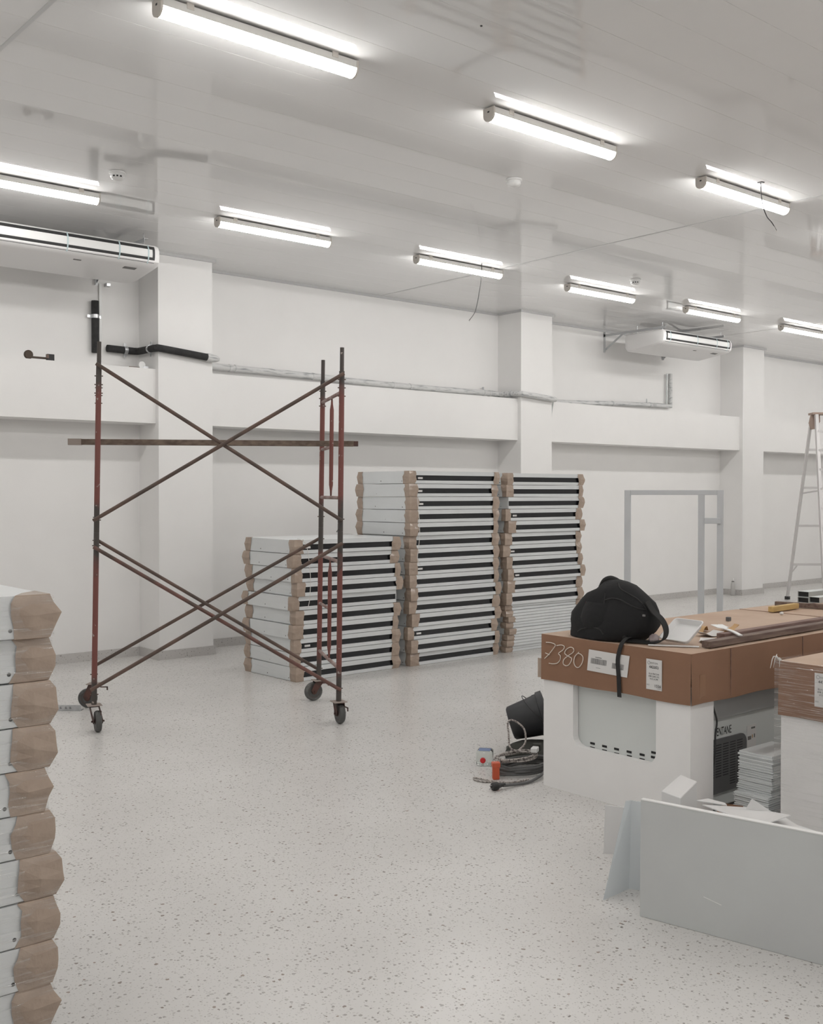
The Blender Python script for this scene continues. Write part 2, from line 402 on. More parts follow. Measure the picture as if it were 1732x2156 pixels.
# ------------------------------------------------------------------ LED battens
LL = 1.2
def batten_meshes():
    n = 8; w = .044
    prof = [(w*cos(pi+pi*k/n), -.052+.040*sin(pi+pi*k/n)) for k in range(n+1)]
    prof = [(-w, -.050)] + prof + [(w, -.050)]
    d = MB(); x0, x1 = .012, LL-.012
    k = len(prof)
    d.add([(x0, a, b) for a, b in prof] + [(x1, a, b) for a, b in prof], [(i, i+1, k+i+1, k+i) for i in range(k-1)] + [tuple(range(k)), tuple(range(k, 2*k))])
    hb = MB().box(.012, LL-.012, -.0455, .0455, -.050, -.010)
    cap = []
    for x in (0, LL-.013):
        e = MB(); pr = [(-.047, -.008), (-.047, -.052)] + [(.047*cos(pi+pi*q/n), -.052+.043*sin(pi+pi*q/n)) for q in range(1, n)] + [(.047, -.052), (.047, -.008)]
        e.prism([(x, a, b) for a, b in pr], (.013, 0, 0)); cap.append(e.mesh('end_cap', 'endcap'))
    cl = MB().box(-.02, .02, -.048, .048, -.03, 0).mesh('mounting_clip', 'endcap')
    mk = MB().box(-.0012, 0, -.008, .008, -.04, -.03).mesh('cable_plug', 'black')
    return d.mesh('diffuser', 'lamp', smooth=40), hb.mesh('housing', 'lampbody'), cap, cl, mk
DIF, HOU, CAPS, CLIP, PLUG = batten_meshes()
def batten(x, y, label):
    t = thing('led_batten', label, 'ceiling light', (x, y, ZC), 0, 'LED battens on the ceiling')
    inst('diffuser', DIF, t); inst('housing', HOU, t); inst('end_cap', CAPS[0], t); inst('end_cap', CAPS[1], t)
    inst('mounting_clip', CLIP, t, (.16, 0, 0)); inst('mounting_clip', CLIP, t, (LL-.16, 0, 0)); inst('cable_plug', PLUG, t)
LA = {1: 'nearest and largest LED batten at the top left', 2: 'LED batten in the middle of the near row', 3: 'LED batten behind the dangling wire at the upper right'}
LB = {1: 'LED batten over the left air conditioner, cut by the left edge', 2: 'LED batten right of the left air conditioner', 3: 'LED batten crossed by the thin hanging wire',
      4: 'LED batten beside the smoke detector, left of the right air conditioner', 5: 'LED batten in front of the right air conditioner', 6: 'LED batten cut by the right edge'}
for row, (yy, st, names) in enumerate([(4.76, 2.40, LA), (8.165, 2.40, LB), (1.36, 2.40, {}), (-2.04, 2.40, {})]):
    for k in range(-2, 9):
        x = st + (k-1)*(2.25 if row != 1 else 2.28)
        if x < X0+.1 or x+LL > X1-.1: continue
        batten(x, yy, names.get(k, 'LED batten of the same kind outside the picture'))

# smoke detectors
def detector(x, y, label, a):
    t = thing('smoke_detector', label, 'smoke detector', (x, y, ZC), a, 'smoke detectors')
    T = wmat(t)
    MB().lathe([(.03, -.001), (.062, -.002), (.062, -.014), (.054, -.017)], 24, T).build('base', 'white', t, smooth=40)
    MB().lathe([(.05, -.016), (.054, -.036), (.046, -.052), (.024, -.062), (.006, -.063)], 24, T).build('dome', 'white', t, smooth=50)
    for k in (-1, 0, 1):
        an = -pi/2 + k*.5
        MB().box(-.007, .007, -.0045, .003, -.046, -.036, T @ Matrix.Rotation(an+pi/2, 4, 'Z') @ Matrix.Translation((0, -.05, 0))).build('vent_slot', 'black', t)
p = pZ(247, 362, ZC); detector(p.x, p.y, 'white smoke detector above the left air conditioner', rad(-25))
p = pZ(1082, 377, ZC); detector(p.x, p.y, 'white smoke detector in the middle of the ceiling', rad(150))
p = pZ(1337, 588, ZC); detector(p.x, p.y, 'white smoke detector above the right air conditioner', rad(-50))
# dangling wires
def wire(pts, label, plate):
    t = thing('hanging_wire', label, 'wire', pts[0])
    MB().tube(pts, [.004]*(len(pts)-1)+[.003], 6, 5).build('cable', 'cable', t, smooth=60)
    a, b = pts[-2].lerp(pts[-1], .45), pts[-1]
    MB().tube([a, b + Vector((.004, 0, -.012))], .0022, 6).build('bare_end', 'cord', t)
    if plate: MB().box(pts[0].x-.02, pts[0].x+.02, pts[0].y-.02, pts[0].y+.02, ZC-.006, ZC).build('rosette', 'black', t)
d = pZ(1014, 555, ZC)
wire([pY(x, y, d.y) for x, y in ((1014,555),(1013,580),(1009,612),(1003,645),(998,660),(987,675))], 'thin wire hanging from the ceiling before the far row of lights', False)
d = pZ(1601, 384, ZC)
wire([pY(x, y, d.y) for x, y in ((1601,384),(1602,410),(1606,435),(1614,456),(1624,468),(1634,485))], 'short dark wire hanging from a black rosette at the upper right', True)
p = pZ(1013, 54, ZC)
MB().lathe([(.006, ZC-.004), (.006, ZC)], 10, Matrix.Translation((p.x, p.y, 0))).build('ceiling_hole', 'black', label='tiny black hole in the near ceiling', cat='hole')  # black disc, the dark of a small ceiling hole put into its colour

# ------------------------------------------------------------------ air conditioners
def conditioner(xl, label, W=1.70):
    t = thing('air_conditioner', label, 'air conditioner', (xl, 9.0, 3.70), 0, 'ceiling air conditioners')
    T = wmat(t)
    # side profile (depth, height)
    pr = [(.03, .262), (.008, .25), (-.012, .215), (-.016, .165), (-.004, .105), (.03, .075), (.10, .062), (.56, .0), (.64, .01), (.675, .06), (.68, .255)]
    s = MB(); n = len(pr); xs = [0, .02, .05, W-.05, W-.02, W]; sc = [.86, .965, 1, 1, .965, .86]
    for x, k in zip(xs, sc):
        s.v += [T @ Vector((x, .34+(a-.34)*k, .14+(b-.14)*k)) for a, b in pr]
    for i in range(len(xs)-1):
        s.f += [(i*n+k, i*n+(k+1)%n, (i+1)*n+(k+1)%n, (i+1)*n+k) for k in range(n)]
    s.f += [tuple(range(n)), tuple((len(xs)-1)*n+k for k in range(n))]
    s.build('shell', 'acwhite', t, smooth=35)
    # outlet frame following the curved front
    def strip(x0, x1, za, zb, off, th, steps=5):
        m = MB(); q = []
        def yf(z):
            for (a, b), (c, e) in zip(pr[:-1], pr[1:]):
                if e <= z <= b: return c+(a-c)*(z-e)/(b-e)
            return 0
        for k in range(steps+1):
            z = za+(zb-za)*k/steps; q.append((yf(z)-off, z))
        m.add([T @ Vector((x, a, b)) for x in (x0, x1) for a, b in q] + [T @ Vector((x, a+th, b)) for x in (x0, x1) for a, b in q],
              [f for i in range(steps) for f in ((i, i+1, steps+2+i, steps+1+i), (2*steps+2+i, 3*steps+3+i, 3*steps+4+i, 2*steps+3+i))] +
              [tuple(list(range(steps+1)) + [2*steps+2+i for i in range(steps, -1, -1)]), tuple([steps+1+i for i in range(steps+1)] + [3*steps+3+i for i in range(steps, -1, -1)]),
               (0, steps+1, 3*steps+3, 2*steps+2), (steps, 3*steps+2, 4*steps+3, 2*steps+1)])
        return m
    strip(.07, W-.07, .094, .243, .002, .006).build('outlet_slot', 'acdark', t, smooth=40)
    strip(.095, W-.095, .142, .212, .004, .004).build('air_vane', 'white', t, smooth=40)
    for x in (.16, W*.5-.05, W-.42, W-.14):
        strip(x, x+.012, .086, .25, .0065, .0015).build('tape_strip', 'tape', t, smooth=40)
    bz = lambda a: .062*(1-(a-.10)/.46)      # bottom slope
    def under(x, a, w, dd, m, nm):
        MB().add([T @ Vector(q) for q in ((x,a,bz(a)-.003),(x+w,a,bz(a)-.003),(x+w,a+dd,bz(a+dd)-.003),(x,a+dd,bz(a+dd)-.003),(x,a,bz(a)),(x+w,a,bz(a)),(x+w,a+dd,bz(a+dd)),(x,a+dd,bz(a+dd)))],
             [(0,1,2,3),(0,4,5,1),(1,5,6,2),(2,6,7,3),(3,7,4,0),(7,6,5,4)]).build(nm, m, t)
    under(W-.30, .13, .12, .05, 'inkgrey', 'display_window'); under(W-.78, .13, .07, .02, 'inkgrey', 'badge')
    return t
conditioner(12.17, 'white suspended air conditioner at the right, above the steel frame')
conditioner(4.575-1.70, 'white suspended air conditioner cut by the left edge')
def bracket(x, label):
    t = thing('wall_bracket', label, 'bracket', (x, YW, 3.76), 0, 'angle-iron brackets of the air conditioners')
    MB().box(x-.018, x+.018, YW-.004, YW, 3.76, ZC-.03).box(x-.018, x-.014, YW-.04, YW-.004, 3.76, ZC-.03).build('wall_leg', 'bracket', t)
    MB().box(x-.018, x+.018, 9.05, YW-.004, 4.022, 4.026).box(x-.018, x-.014, 9.05, YW-.004, 3.99, 4.022).build('arm', 'bracket', t)
    MB().bar((x, YW-.01, 3.79), (x, 9.78, 4.018), .03, .004, Vector((1,0,0))).build('brace', 'bracket', t)
    for yy in (9.12, 9.56):
        MB().tube([(x+.008, yy, 3.955), (x+.008, yy, 4.085)], .005, 8).build('threaded_rod', 'galv', t)
        MB().lathe([(.011, 4.0255), (.011, 4.036)], 6, Matrix.Translation((x+.008, yy, 0))).build('nut', 'galv', t)
bracket(12.32, 'grey angle bracket at the left end of the right air conditioner')
bracket(13.74, 'grey angle bracket at the right end of the right air conditioner')
bracket(4.45, 'grey angle bracket at the right end of the left air conditioner')

# ------------------------------------------------------------------ pipes on the wall
def clamp(parent, c, axis, r):
    # metal clip around a pipe of radius r at c, axis 'x' or 'z', fixed to the wall behind
    R = Matrix.Rotation(pi/2, 4, 'Y') if axis == 'x' else Matrix.Identity(4)
    T = Matrix.Translation(c) @ R
    MB().lathe([(r+.001, -.018), (r+.005, -.018), (r+.005, .018), (r+.001, .018)], 18, T).build('clamp_ring', 'galv', parent, smooth=40)
    if axis == 'x': MB().box(c[0]-.014, c[0]+.014, c[1]+r*.3, c[1]+r*.3+.006, c[2]-r-.035, c[2]-r+.004).box(c[0]-.014, c[0]+.014, c[1]+r*.3, c[1]+r*.3+.006, c[2]+r-.004, c[2]+r+.035).build('clamp_ear', 'galv', parent)
    else: MB().box(c[0]-r-.04, c[0]-r+.004, c[1]+r*.3, c[1]+r*.3+.006, c[2]-.014, c[2]+.014).box(c[0]+r-.004, c[0]+r+.03, c[1]+r*.3, c[1]+r*.3+.006, c[2]-.014, c[2]+.014).build('clamp_ear', 'galv', parent)
PR = .036
t = thing('insulated_pipe', 'short vertical black insulated pipe under the left air conditioner', 'pipe', (4.42, YW-.045, 3.10))
MB().tube([(4.42, YW-.045, 3.08), (4.42, YW-.045, 3.595)], PR, 14).build('sleeve', 'foamrub', t, smooth=50)
clamp(t, (4.42, YW-.045, 3.44), 'z', PR)
t = thing('insulated_pipe', 'horizontal black insulated pipe bending around the left pillar', 'pipe', (4.55, YW-.045, 3.10))
yb = YW-.045; yf = YP-.045
MB().tube([(4.545, yb, 3.135), (4.80, yb, 3.13), (4.845, yb-.02, 3.128), (4.865, yb-.06, 3.127), (4.868, yf+.10, 3.125), (4.885, yf+.02, 3.123), (4.93, yf, 3.12), (5.44, yf, 3.075)], PR, 14, 4).build('sleeve', 'foamrub', t, smooth=50)
MB().tube([(5.43, yf, 3.076), (5.47, yf, 3.072), (5.53, yf, 3.068), (5.57, yf+.006, 3.066)], [.042, .045, .038, .022], 14, 3).build('white_wrapped_end', 'pipewrap', t, smooth=50)
clamp(t, (4.74, yb, 3.131), 'x', PR)
MB().lathe([(PR+.001, -.014), (PR+.005, -.014), (PR+.005, .014), (PR+.001, .014)], 18, Matrix.Translation((4.868, yf+.14, 3.126)) @ Matrix.Rotation(pi/2, 4, 'X')).build('clamp_ring', 'galv', t, smooth=40)
MB().box(4.876, 4.882, yf+.125, yf+.155, 3.162, 3.20).box(4.876, 4.882, yf+.125, yf+.155, 3.05, 3.09).build('clamp_ear', 'galv', t)
# white conduit strip
t = MB().box(4.475, 4.505, YW-.02, YW, 3.0, 3.78).build('conduit_strip', 'white', label='vertical white conduit strip beside the black pipe', cat='conduit', bevel=.003)
MB().box(4.54, 4.585, YW-.05, YW, 3.755, 3.79).build('pipe_clip', 'galv', label='small steel clip under the left air conditioner', cat='clip', bevel=.004)
# long wrapped pipe over the middle bulkhead
t = thing('wrapped_pipe', 'long white smeared pipe along the wall over the middle bulkhead', 'pipe', (5.56, YW-.05, 2.96))
yb = YW-.048
pts = [(5.535, yb, 3.045), (6.2, yb, 3.04), (6.8, yb, 3.035), (7.6, yb, 3.015), (8.3, yb, 3.005), (9.2, yb, 3.005), (9.85, yb, 3.01), (10.02, yb-.02, 3.0), (10.06, yb-.08, 2.998), (10.066, yf+.08, 2.99), (10.085, yf+.01, 2.985), (10.14, yf, 2.98), (10.45, yf, 2.962), (10.70, yf, 2.943), (10.74, yf+.004, 2.94)]
MB().tube(pts, [.037]*13+[.037, .025], 14, 4).build('sleeve', 'pipewrap', t, smooth=50)
for x, z in ((5.95, 3.042), (6.02, 3.042), (7.05, 3.03), (8.25, 3.005), (8.52, 3.004), (9.80, 3.01), (9.90, 3.007)):
    MB().lathe([(.038, -.012), (.042, -.012), (.042, .012), (.038, .012)], 14, Matrix.Translation((x, yb, z)) @ Matrix.Rotation(pi/2, 4, 'Y')).build('band', 'pipewrap', t, smooth=40)
MB().box(9.785, 9.815, yb+.01, yb+.016, 3.03, 3.085).build('clamp_ear', 'galv', t)
MB().lathe([(.038, -.012), (.043, -.012), (.043, .012), (.038, .012)], 14, Matrix.Translation((10.064, 9.86, 2.992)) @ Matrix.Rotation(pi/2, 4, 'X')).build('band', 'galv', t, smooth=40)
t = thing('wrapped_pipe', 'white smeared pipe along the wall below the right air conditioner', 'pipe', (10.72, YW-.05, 2.93))
MB().tube([(10.73, yb, 2.967), (11.4, yb, 2.972), (12.4, yb, 3.01), (13.2, yb, 3.035), (13.82, yb, 3.045), (13.86, yb, 3.045)], [.03, .032, .032, .032, .032, .03], 14, 4).build('sleeve', 'pipewrap', t, smooth=50)
MB().tube([(13.88, yb, 3.02), (13.88, yb, 3.555)], .03, 12).build('riser', 'pipewrap', t, smooth=50)
MB().tube([(13.80, yb+.01, 3.05), (13.80, yb+.01, 3.55)], .014, 10).build('thin_riser', 'tube', t, smooth=50)
for x, z in ((12.45, 3.012), (13.35, 3.038)):
    MB().lathe([(.033, -.01), (.037, -.01), (.037, .01), (.033, .01)], 14, Matrix.Translation((x, yb, z)) @ Matrix.Rotation(pi/2, 4, 'Y')).build('band', 'galv', t, smooth=40)
MB().bar((13.28, yb, 3.06), (13.28, yb, 3.13), .012, .012).build('clamp_ear', 'galv', t)
MB().tube([(10.735, YP-.004, 2.93), (10.735, YP+.03, 2.75), (10.737, YP+.045, 2.5), (10.74, YP+.05, 2.335)], .009, 8, 3).build('drain_hose', 'tube', label='thin grey hose hanging down beside the middle pillar', cat='hose', smooth=50)
# things lying on the left bulkhead
SH = 2.925
t = thing('pipe_wrench', 'small dark bronze clamp tool lying on the left bulkhead', 'tool', (3.72, 9.83, SH))
MB().box(3.66, 3.84, 9.818, 9.842, SH+.012, SH+.03).build('bar', 'toolbody', t, bevel=.003)
MB().lathe([(.035, -.014), (.042, -.008), (.042, .008), (.035, .014)], 18, Matrix.Translation((3.645, 9.83, SH+.0425)) @ Matrix.Rotation(pi/2, 4, 'X')).build('wheel', 'toolbody', t, smooth=40)
MB().box(3.815, 3.885, 9.81, 9.85, SH, SH+.062).build('jaw', 'black', t, bevel=.004)
MB().box(3.805, 3.83, 9.806, 9.812, SH+.02, SH+.055).build('lever', 'wood', t)
t = thing('clamp_parts', 'loose white clamp parts on the bulkhead beside the left pillar', 'clamp', (4.76, 9.86, SH))
MB().tube([(4.66, 9.86, SH+.008), (4.78, 9.87, SH+.008)], .008, 8).build('rod', 'wood', t)
MB().lathe([(.03, -.008), (.036, -.008), (.036, .008), (.03, .008)], 14, Matrix.Translation((4.79, 9.85, SH+.036)) @ Matrix.Rotation(pi/2, 4, 'X')).build('ring', 'white', t, smooth=40)
MB().box(4.80, 4.86, 9.84, 9.875, SH, SH+.03).build('saddle', 'galv', t, bevel=.003)

# ------------------------------------------------------------------ scaffold tower
FRb, FRt = Vector((4.540, 6.192, .168)), Vector((4.560, 6.175, 2.56))
BRb, BRt = Vector((4.938, 7.005, .168)), Vector((4.966, 6.982, 2.58))
FLb, FLt = Vector((3.088, 7.120, .19)), Vector((3.124, 7.090, 2.57))
BLb, BLt = Vector((3.434, 7.918, .19)), Vector((3.474, 7.884, 2.58))
def on(b, t_, z): return b.lerp(t_, (z-b.z)/(t_.z-b.z))
sc = thing('scaffold_tower', 'rusty red scaffold tower on four castors', 'scaffold', (3.99, 7.07, 0))
for b, t_ in ((FRb, FRt), (BRb, BRt), (FLb, FLt), (BLb, BLt)):
    MB().tube([b, on(b, t_, 1.40)], .0195, 12).build('post', 'red', sc, smooth=50)
    MB().tube([on(b, t_, 1.401), t_], .0195, 12).build('post', 'red', sc, smooth=50)
    MB().tube([t_, on(b, t_, t_.z+.17)], .015, 12).build('spigot', 'red', sc, smooth=50)
    for z in (1.49, 1.31, .26, 2.5, 2.44, 2.38):
        q = on(b, t_, z); MB().tube([q+Vector((-.026, .012, 0)), q+Vector((.026, -.012, 0))], .0045, 6).build('brace_pin', 'brace', sc)
for fb, ft, bb, bt in ((FRb, FRt, BRb, BRt), (FLb, FLt, BLb, BLt)):
    for z0, z1 in ((1.645, 2.41), (.405, 1.178)):
        for z in (z0, z1):
            MB().tube([on(bb, bt, z), on(fb, ft, z)], .0135, 10).build('rung', 'rung', sc, smooth=50)
        m0 = on(bb, bt, z0).lerp(on(fb, ft, z0), .52); m1 = on(bb, bt, z1).lerp(on(fb, ft, z1), .52)
        MB().tube([m0, m0.lerp(m1, .07), m0.lerp(m1, .13), m0.lerp(m1, .87), m0.lerp(m1, .93), m1], [.006, .009, .016, .016, .009, .006], 10).build('middle_tube', 'red', sc, smooth=50)
        zm = z0+.385
        MB().tube([on(bb, bt, zm), m0.lerp(m1, .503)], .0125, 10).build('half_rung', 'rung', sc, smooth=50)
def brace_(a, b, m, off):
    d = (b-a).normalized(); a = a+off; b = b+off
    MB().tube([a-d*.015, a+d*.03, a+d*.07, b-d*.07, b-d*.03, b+d*.015], [.013, .013, .0135, .0135, .013, .013], 8).build('cross_brace', m, sc, smooth=50)
nf = Vector((-.55, -.83, 0)).normalized()
brace_(on(FLb, FLt, 2.575), on(FRb, FRt, 1.487), 'brace', nf*.034)
brace_(on(FRb, FRt, 2.53), on(FLb, FLt, 1.495), 'brace', nf*.062)
brace_(on(FLb, FLt, 1.295), on(FRb, FRt, .262), 'bracer', nf*.034)
brace_(on(FRb, FRt, 1.31), on(FLb, FLt, .31), 'brace', nf*.062)
brace_(on(BLb, BLt, 1.31), on(BRb, BRt, .245), 'brace', -nf*.034)
brace_(on(BRb, BRt, 1.315), on(BLb, BLt, .32), 'brace', -nf*.062)
for q, w in ((on(FRb, FRt, 1.46), -.03), (on(FRb, FRt, 1.15), -.035), (on(BRb, BRt, 2.6), -.02)):
    MB().tube([q+Vector((0,-.02,0)), q+Vector((w,-.03,-.03)), q+Vector((w-.02,-.02,-.06)), q+Vector((w+.01,-.01,-.05)), q+Vector((w,-.03,-.025))], .002, 5, 4).build('tie_wire', 'cable', sc)
def castor(post, contact, head, R=.075):
    # swivel plate under the post, fork, wheel rolling along 'head'
    c = thing('castor', None, None, (0, 0, 0)); c.parent = sc; c.location = Vector((contact[0], contact[1], 0)) - sc.location
    zt = post.z
    dx, dy = cos(head), sin(head); ax = Vector((-dy, dx, 0)); hd = Vector((dx, dy, 0))
    P = Vector((post.x, post.y, 0)); W = Vector((contact[0], contact[1], 0))
    T = Matrix.Translation((post.x, post.y, 0)) @ Matrix.Rotation(head, 4, 'Z')
    MB().box(-.05, .05, -.05, .05, zt-.006, zt, T).build('top_plate', 'plate', c, bevel=.002)
    fk = MB()
    for sgn in (-1, 1):
        o = ax*(sgn*.029)
        poly = [P+o-hd*.035+Vector((0,0,zt-.008)), P+o+hd*.035+Vector((0,0,zt-.008)), W+o+hd*.028+Vector((0,0,R+.012)), W+o+hd*.012+Vector((0,0,R-.016)), W+o-hd*.012+Vector((0,0,R-.016)), W+o-hd*.028+Vector((0,0,R+.012))]
        fk.prism(poly, ax*(.004*sgn))
    fk.box(-.036, .036, -.033, .033, zt-.014, zt-.006, T)
    fk.tube([W-ax*.045+Vector((0,0,R)), W+ax*.045+Vector((0,0,R))], .007, 8)
    fk.build('fork', 'rust', c)
    TW = Matrix.Translation(W+Vector((0,0,R))) @ Matrix.Rotation(head, 4, 'Z') @ Matrix.Rotation(pi/2, 4, 'X')
    MB().lathe([(R*.62, -.019), (R*.9, -.02), (R*.985, -.012), (R, 0), (R*.985, .012), (R*.9, .02), (R*.62, .019)], 28, TW).build('tyre', 'tyre', c, smooth=50)
    MB().lathe([(.012, -.024), (R*.4, -.016), (R*.64, -.0195), (R*.64, .0195), (R*.4, .016), (.012, .024)], 24, TW).build('hub', 'rust', c, smooth=40)
    MB().box(-.1, -.04, -.036, -.03, zt-.04, zt-.032, T).box(-.1, -.09, -.036, -.03, zt-.06, zt-.032, T).build('brake_lever', 'rust', c)
castor(FLb, (3.10, 7.085), rad(75))
castor(FRb, (4.56, 6.205), rad(75))
castor(BRb, (4.905, 7.035), rad(165))
castor(BLb, (3.395, 7.945), rad(140))
# wooden beam resting on the half rungs
zr = 1.645+.385+.0125
a = on(BLb, BLt, zr).lerp(on(FLb, FLt, zr), .33); b = on(BRb, BRt, zr).lerp(on(FRb, FRt, zr), .33)
d = (b-a).normalized(); up = Vector((0, 0, .022))
bm_ = thing('wooden_beam', 'weathered wooden beam laid across the scaffold rungs', 'beam', (a+b)/2)
MB().bar(a-d*.12+up, b+d*.20+up, .045, .043).build('timber', 'beam', bm_, bevel=.003)
MB().bar(a-d*.215+up, a-d*.118+up, .049, .047).build('end_sleeve', 'plate', bm_)
MB().bar(b+d*.195+up, b+d*.235+up, .042, .04).build('end_sleeve', 'rust', bm_)

# ------------------------------------------------------------------ steel trays with cardboard corners, in stacks
L_, D_, H_ = 1.19, .82, .1222
def shell(H):
    s = MB(); l, d = L_/2, D_/2
    s.box(-l, l, -d, d, H-.004, H).box(-l, l, -d, d, 0, .004)
    s.box(-l, -l+.004, -d, d, .004, H-.004).box(l-.004, l, -d, d, .004, H-.004).box(-l+.004, l-.004, d-.004, d, .004, H-.004)
    if H > .1:
        s.box(-l+.004, l-.004, -d, -d+.003, H-.041, H-.004).box(-l+.004, l-.004, -d+.003, -d+.012, H-.041, H-.038)
        s.box(-l+.004, l-.004, -d, -d+.003, .004, .031).box(-l+.004, l-.004, -d+.003, -d+.012, .028, .031)
    else:
        s.box(-l+.004, l-.004, -d, -d+.003, .004, H*.46).box(-l+.004, l-.004, -d-.003, -d, H*.52, H-.002)
    return s.mesh('tray_shell', 'steel')
def wedge(H, flip):
    s = MB(); l, d = L_/2, D_/2-.012
    z0, z1 = (H*.72, H*.30) if not flip else (H*.34, H*.74)
    s.prism([(-l-.0025, -d, .003), (-l-.0025, d, .003), (-l-.0025, d, z1), (-l-.0025, -d, z0)], (.002, 0, 0))
    return s.mesh('end_cover', 'steel')
def guard(H, seed, ef=.10, es=.075, bul=.02):
    rnd = random.Random(seed); s = MB()
    lv = [-.0015, H*.3, H*.55, H*.8, H+.0015]
    off = [.003, .006+bul*rnd.uniform(.2, .7), .006+bul*rnd.uniform(.6, 1), .006+bul*rnd.uniform(.1, .6), .003]
    path = [((ef, 0), (0, -1), .25), ((ef*.5, 0), (0, -1), .7), ((0, 0), (-.6, -.8), 1.0), ((0, es*.5), (-1, 0), .8), ((0, es), (-1, 0), .25)]
    for z, o in zip(lv, off):
        for (px, py), (nx, ny), k in path:
            oo = .002 + o*k*rnd.uniform(.75, 1.2); e = rnd.uniform(-.012, .012) if k < .3 else 0
            s.v.append(Vector((px+nx*oo+(e if ny else 0), py+ny*oo+(e if not ny else 0), z+(rnd.uniform(-.006, .006) if 0 < z < H else 0))))
    n = len(path)
    s.f += [(i*n+k, i*n+k+1, (i+1)*n+k+1, (i+1)*n+k) for i in range(len(lv)-1) for k in range(n-1)]
    for lvl, zz in ((0, -.0015), (len(lv)-1, H+.0015)):
        c = len(s.v); s.v.append(Vector((ef*.55, es*.55, zz))); s.f += [(lvl*n+k, lvl*n+k+1, c) for k in range(n-1)]
    return s.mesh('corner_guard', 'kraft')
GV = {True: [guard(H_, k, .075+.045*((k*37)%10)/10, .06+.03*((k*53)%10)/10, .012+.012*((k*29)%10)/10) for k in range(10)], False: [guard(.0588, 50+k, bul=.012) for k in range(3)]}
GB = [guard(H_, 90+k, .115, .10, .03) for k in range(6)]
SHL = {True: shell(H_), False: shell(.0588)}
WED = [wedge(H_, False), wedge(H_, True)]
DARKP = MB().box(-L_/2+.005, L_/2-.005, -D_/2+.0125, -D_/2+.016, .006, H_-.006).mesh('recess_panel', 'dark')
HOLE = MB().lathe([(.006, -.0015), (.006, 0)], 10, Matrix.Rotation(-pi/2, 4, 'Y')).mesh('screw_hole', 'black')  # black disc painted in for the dark inside a screw hole
STK = MB().box(0, .06, -.0015, 0, 0, .018).mesh('sticker', 'paper')
def film(H):
    s = MB(); l, d = L_/2+.012, D_/2+.012; rnd = random.Random(3)
    n = 24; pts = [(-l+.25, -d), (-l, -d)] + [(-l-.002*rnd.random(), -d+2*d*k/n) for k in range(1, n)] + [(-l, d), (-l+.25, d)]
    zs = [.002, H*.33, H*.66, H-.001]
    for z in zs: s.v += [Vector((x, y, z)) for x, y in pts]
    m = len(pts); s.f += [(i*m+k, i*m+k+1, (i+1)*m+k+1, (i+1)*m+k) for i in range(3) for k in range(m-1)]
    return s.mesh('stretch_film', 'film')
FILM = film(H_)
def tray(x, y, z, rz, thick, label, group, r, wrapped=False, missing=()):
    t = thing('steel_tray', label, 'tray', (x, y, z), rz, group)
    inst('tray_shell', SHL[thick], t); l, d = L_/2, D_/2
    if thick:
        inst('recess_panel', DARKP, t); inst('end_cover', r.choice(WED), t)
        inst('screw_hole', HOLE, t, (-l-.0025, r.uniform(-.05, .15), H_*.22))
        inst('screw_hole', HOLE, t, (-l-.0025, -.30, H_*.2))
        if r.random() < .25: inst('sticker', STK, t, (-l+.12, -d+.012, .045))
    G = GB if wrapped else GV[thick]
    if 'fl' not in missing: inst('corner_guard', r.choice(G), t, (-l, -d, 0), (0, 0, 0))
    if 'fr' not in missing: inst('corner_guard', r.choice(G), t, (l, -d, 0), (0, 0, pi/2))
    if 'bl' not in missing: inst('corner_guard', r.choice(G), t, (-l, d, 0), (0, 0, -pi/2))
    inst('corner_guard', r.choice(G), t, (l, d, 0), (0, 0, pi))
    if wrapped: inst('stretch_film', FILM, t)
    return t
def stack(cx, cy, layers, phrase, group, seed, rz0=0.0, wrapped=False, jx=.022, miss={}):
    r = random.Random(seed); z = .002; n = len(layers); res = []
    for k, thick in enumerate(layers):
        i = n-1-k
        w = 'lowest' if k == 0 else (ORD[i] if i < 12 else ['', 'second', 'third', 'fourth', 'fifth', 'sixth', 'seventh'][k]+' from bottom')
        lab = ('white cardboard-cornered tray, ' if thick else 'thin white cardboard-cornered panel, ') + '%s of %s' % (w, phrase)
        tray(cx+r.uniform(-jx, jx), cy+r.uniform(-jx, jx), z, rz0+rad(r.uniform(-1.3, 1.3)), thick, lab, group, r, wrapped, miss.get(i, ()))
        z += .1264 if thick else .0625
    return z
stack(5.845, 8.225, [1]*10, 'the low stack behind the scaffold', 'low stack of trays', 11, miss={4: ('fr',)})
stack(7.175, 8.215, [1]*15, 'the tall middle stack', 'tall middle stack of trays', 12)
stack(8.515, 8.24, [0]*8 + [1]*11, 'the tall right stack', 'tall right stack of trays', 13, miss={2: ('fl',)})
stack(1.175-D_/2, 3.02+L_/2, [1]*11, 'the wrapped stack at the left edge', 'wrapped stack at the left edge', 14, rz0=pi/2, wrapped=True, jx=.012)
# cord hanging down the stacks
q = (7.175-L_/2-.005, 8.215-D_/2-.055)
MB().tube([(q[0]+.05, q[1], 1.64), (q[0]+.07, q[1]-.01, 1.3), (q[0]+.05, q[1], 1.05), (q[0]+.08, q[1]-.012, .98)], .003, 6, 6).build('packing_cord', 'cord', label='white cord hanging down the corner of the tall middle stack', cat='cord')
q = (5.845-L_/2+.0, 8.225-D_/2-.055)
MB().tube([(q[0]+.02, q[1]+.04, 1.275), (q[0]+.05, q[1]-.005, 1.255), (q[0]+.09, q[1]-.005, 1.2), (q[0]+.13, q[1], .95), (q[0]+.12, q[1]-.005, .75), (q[0]+.10, q[1]-.005, .66)], .003, 6, 6).build('packing_cord', 'cord', label='white cord hanging down the corner of the low stack', cat='cord')

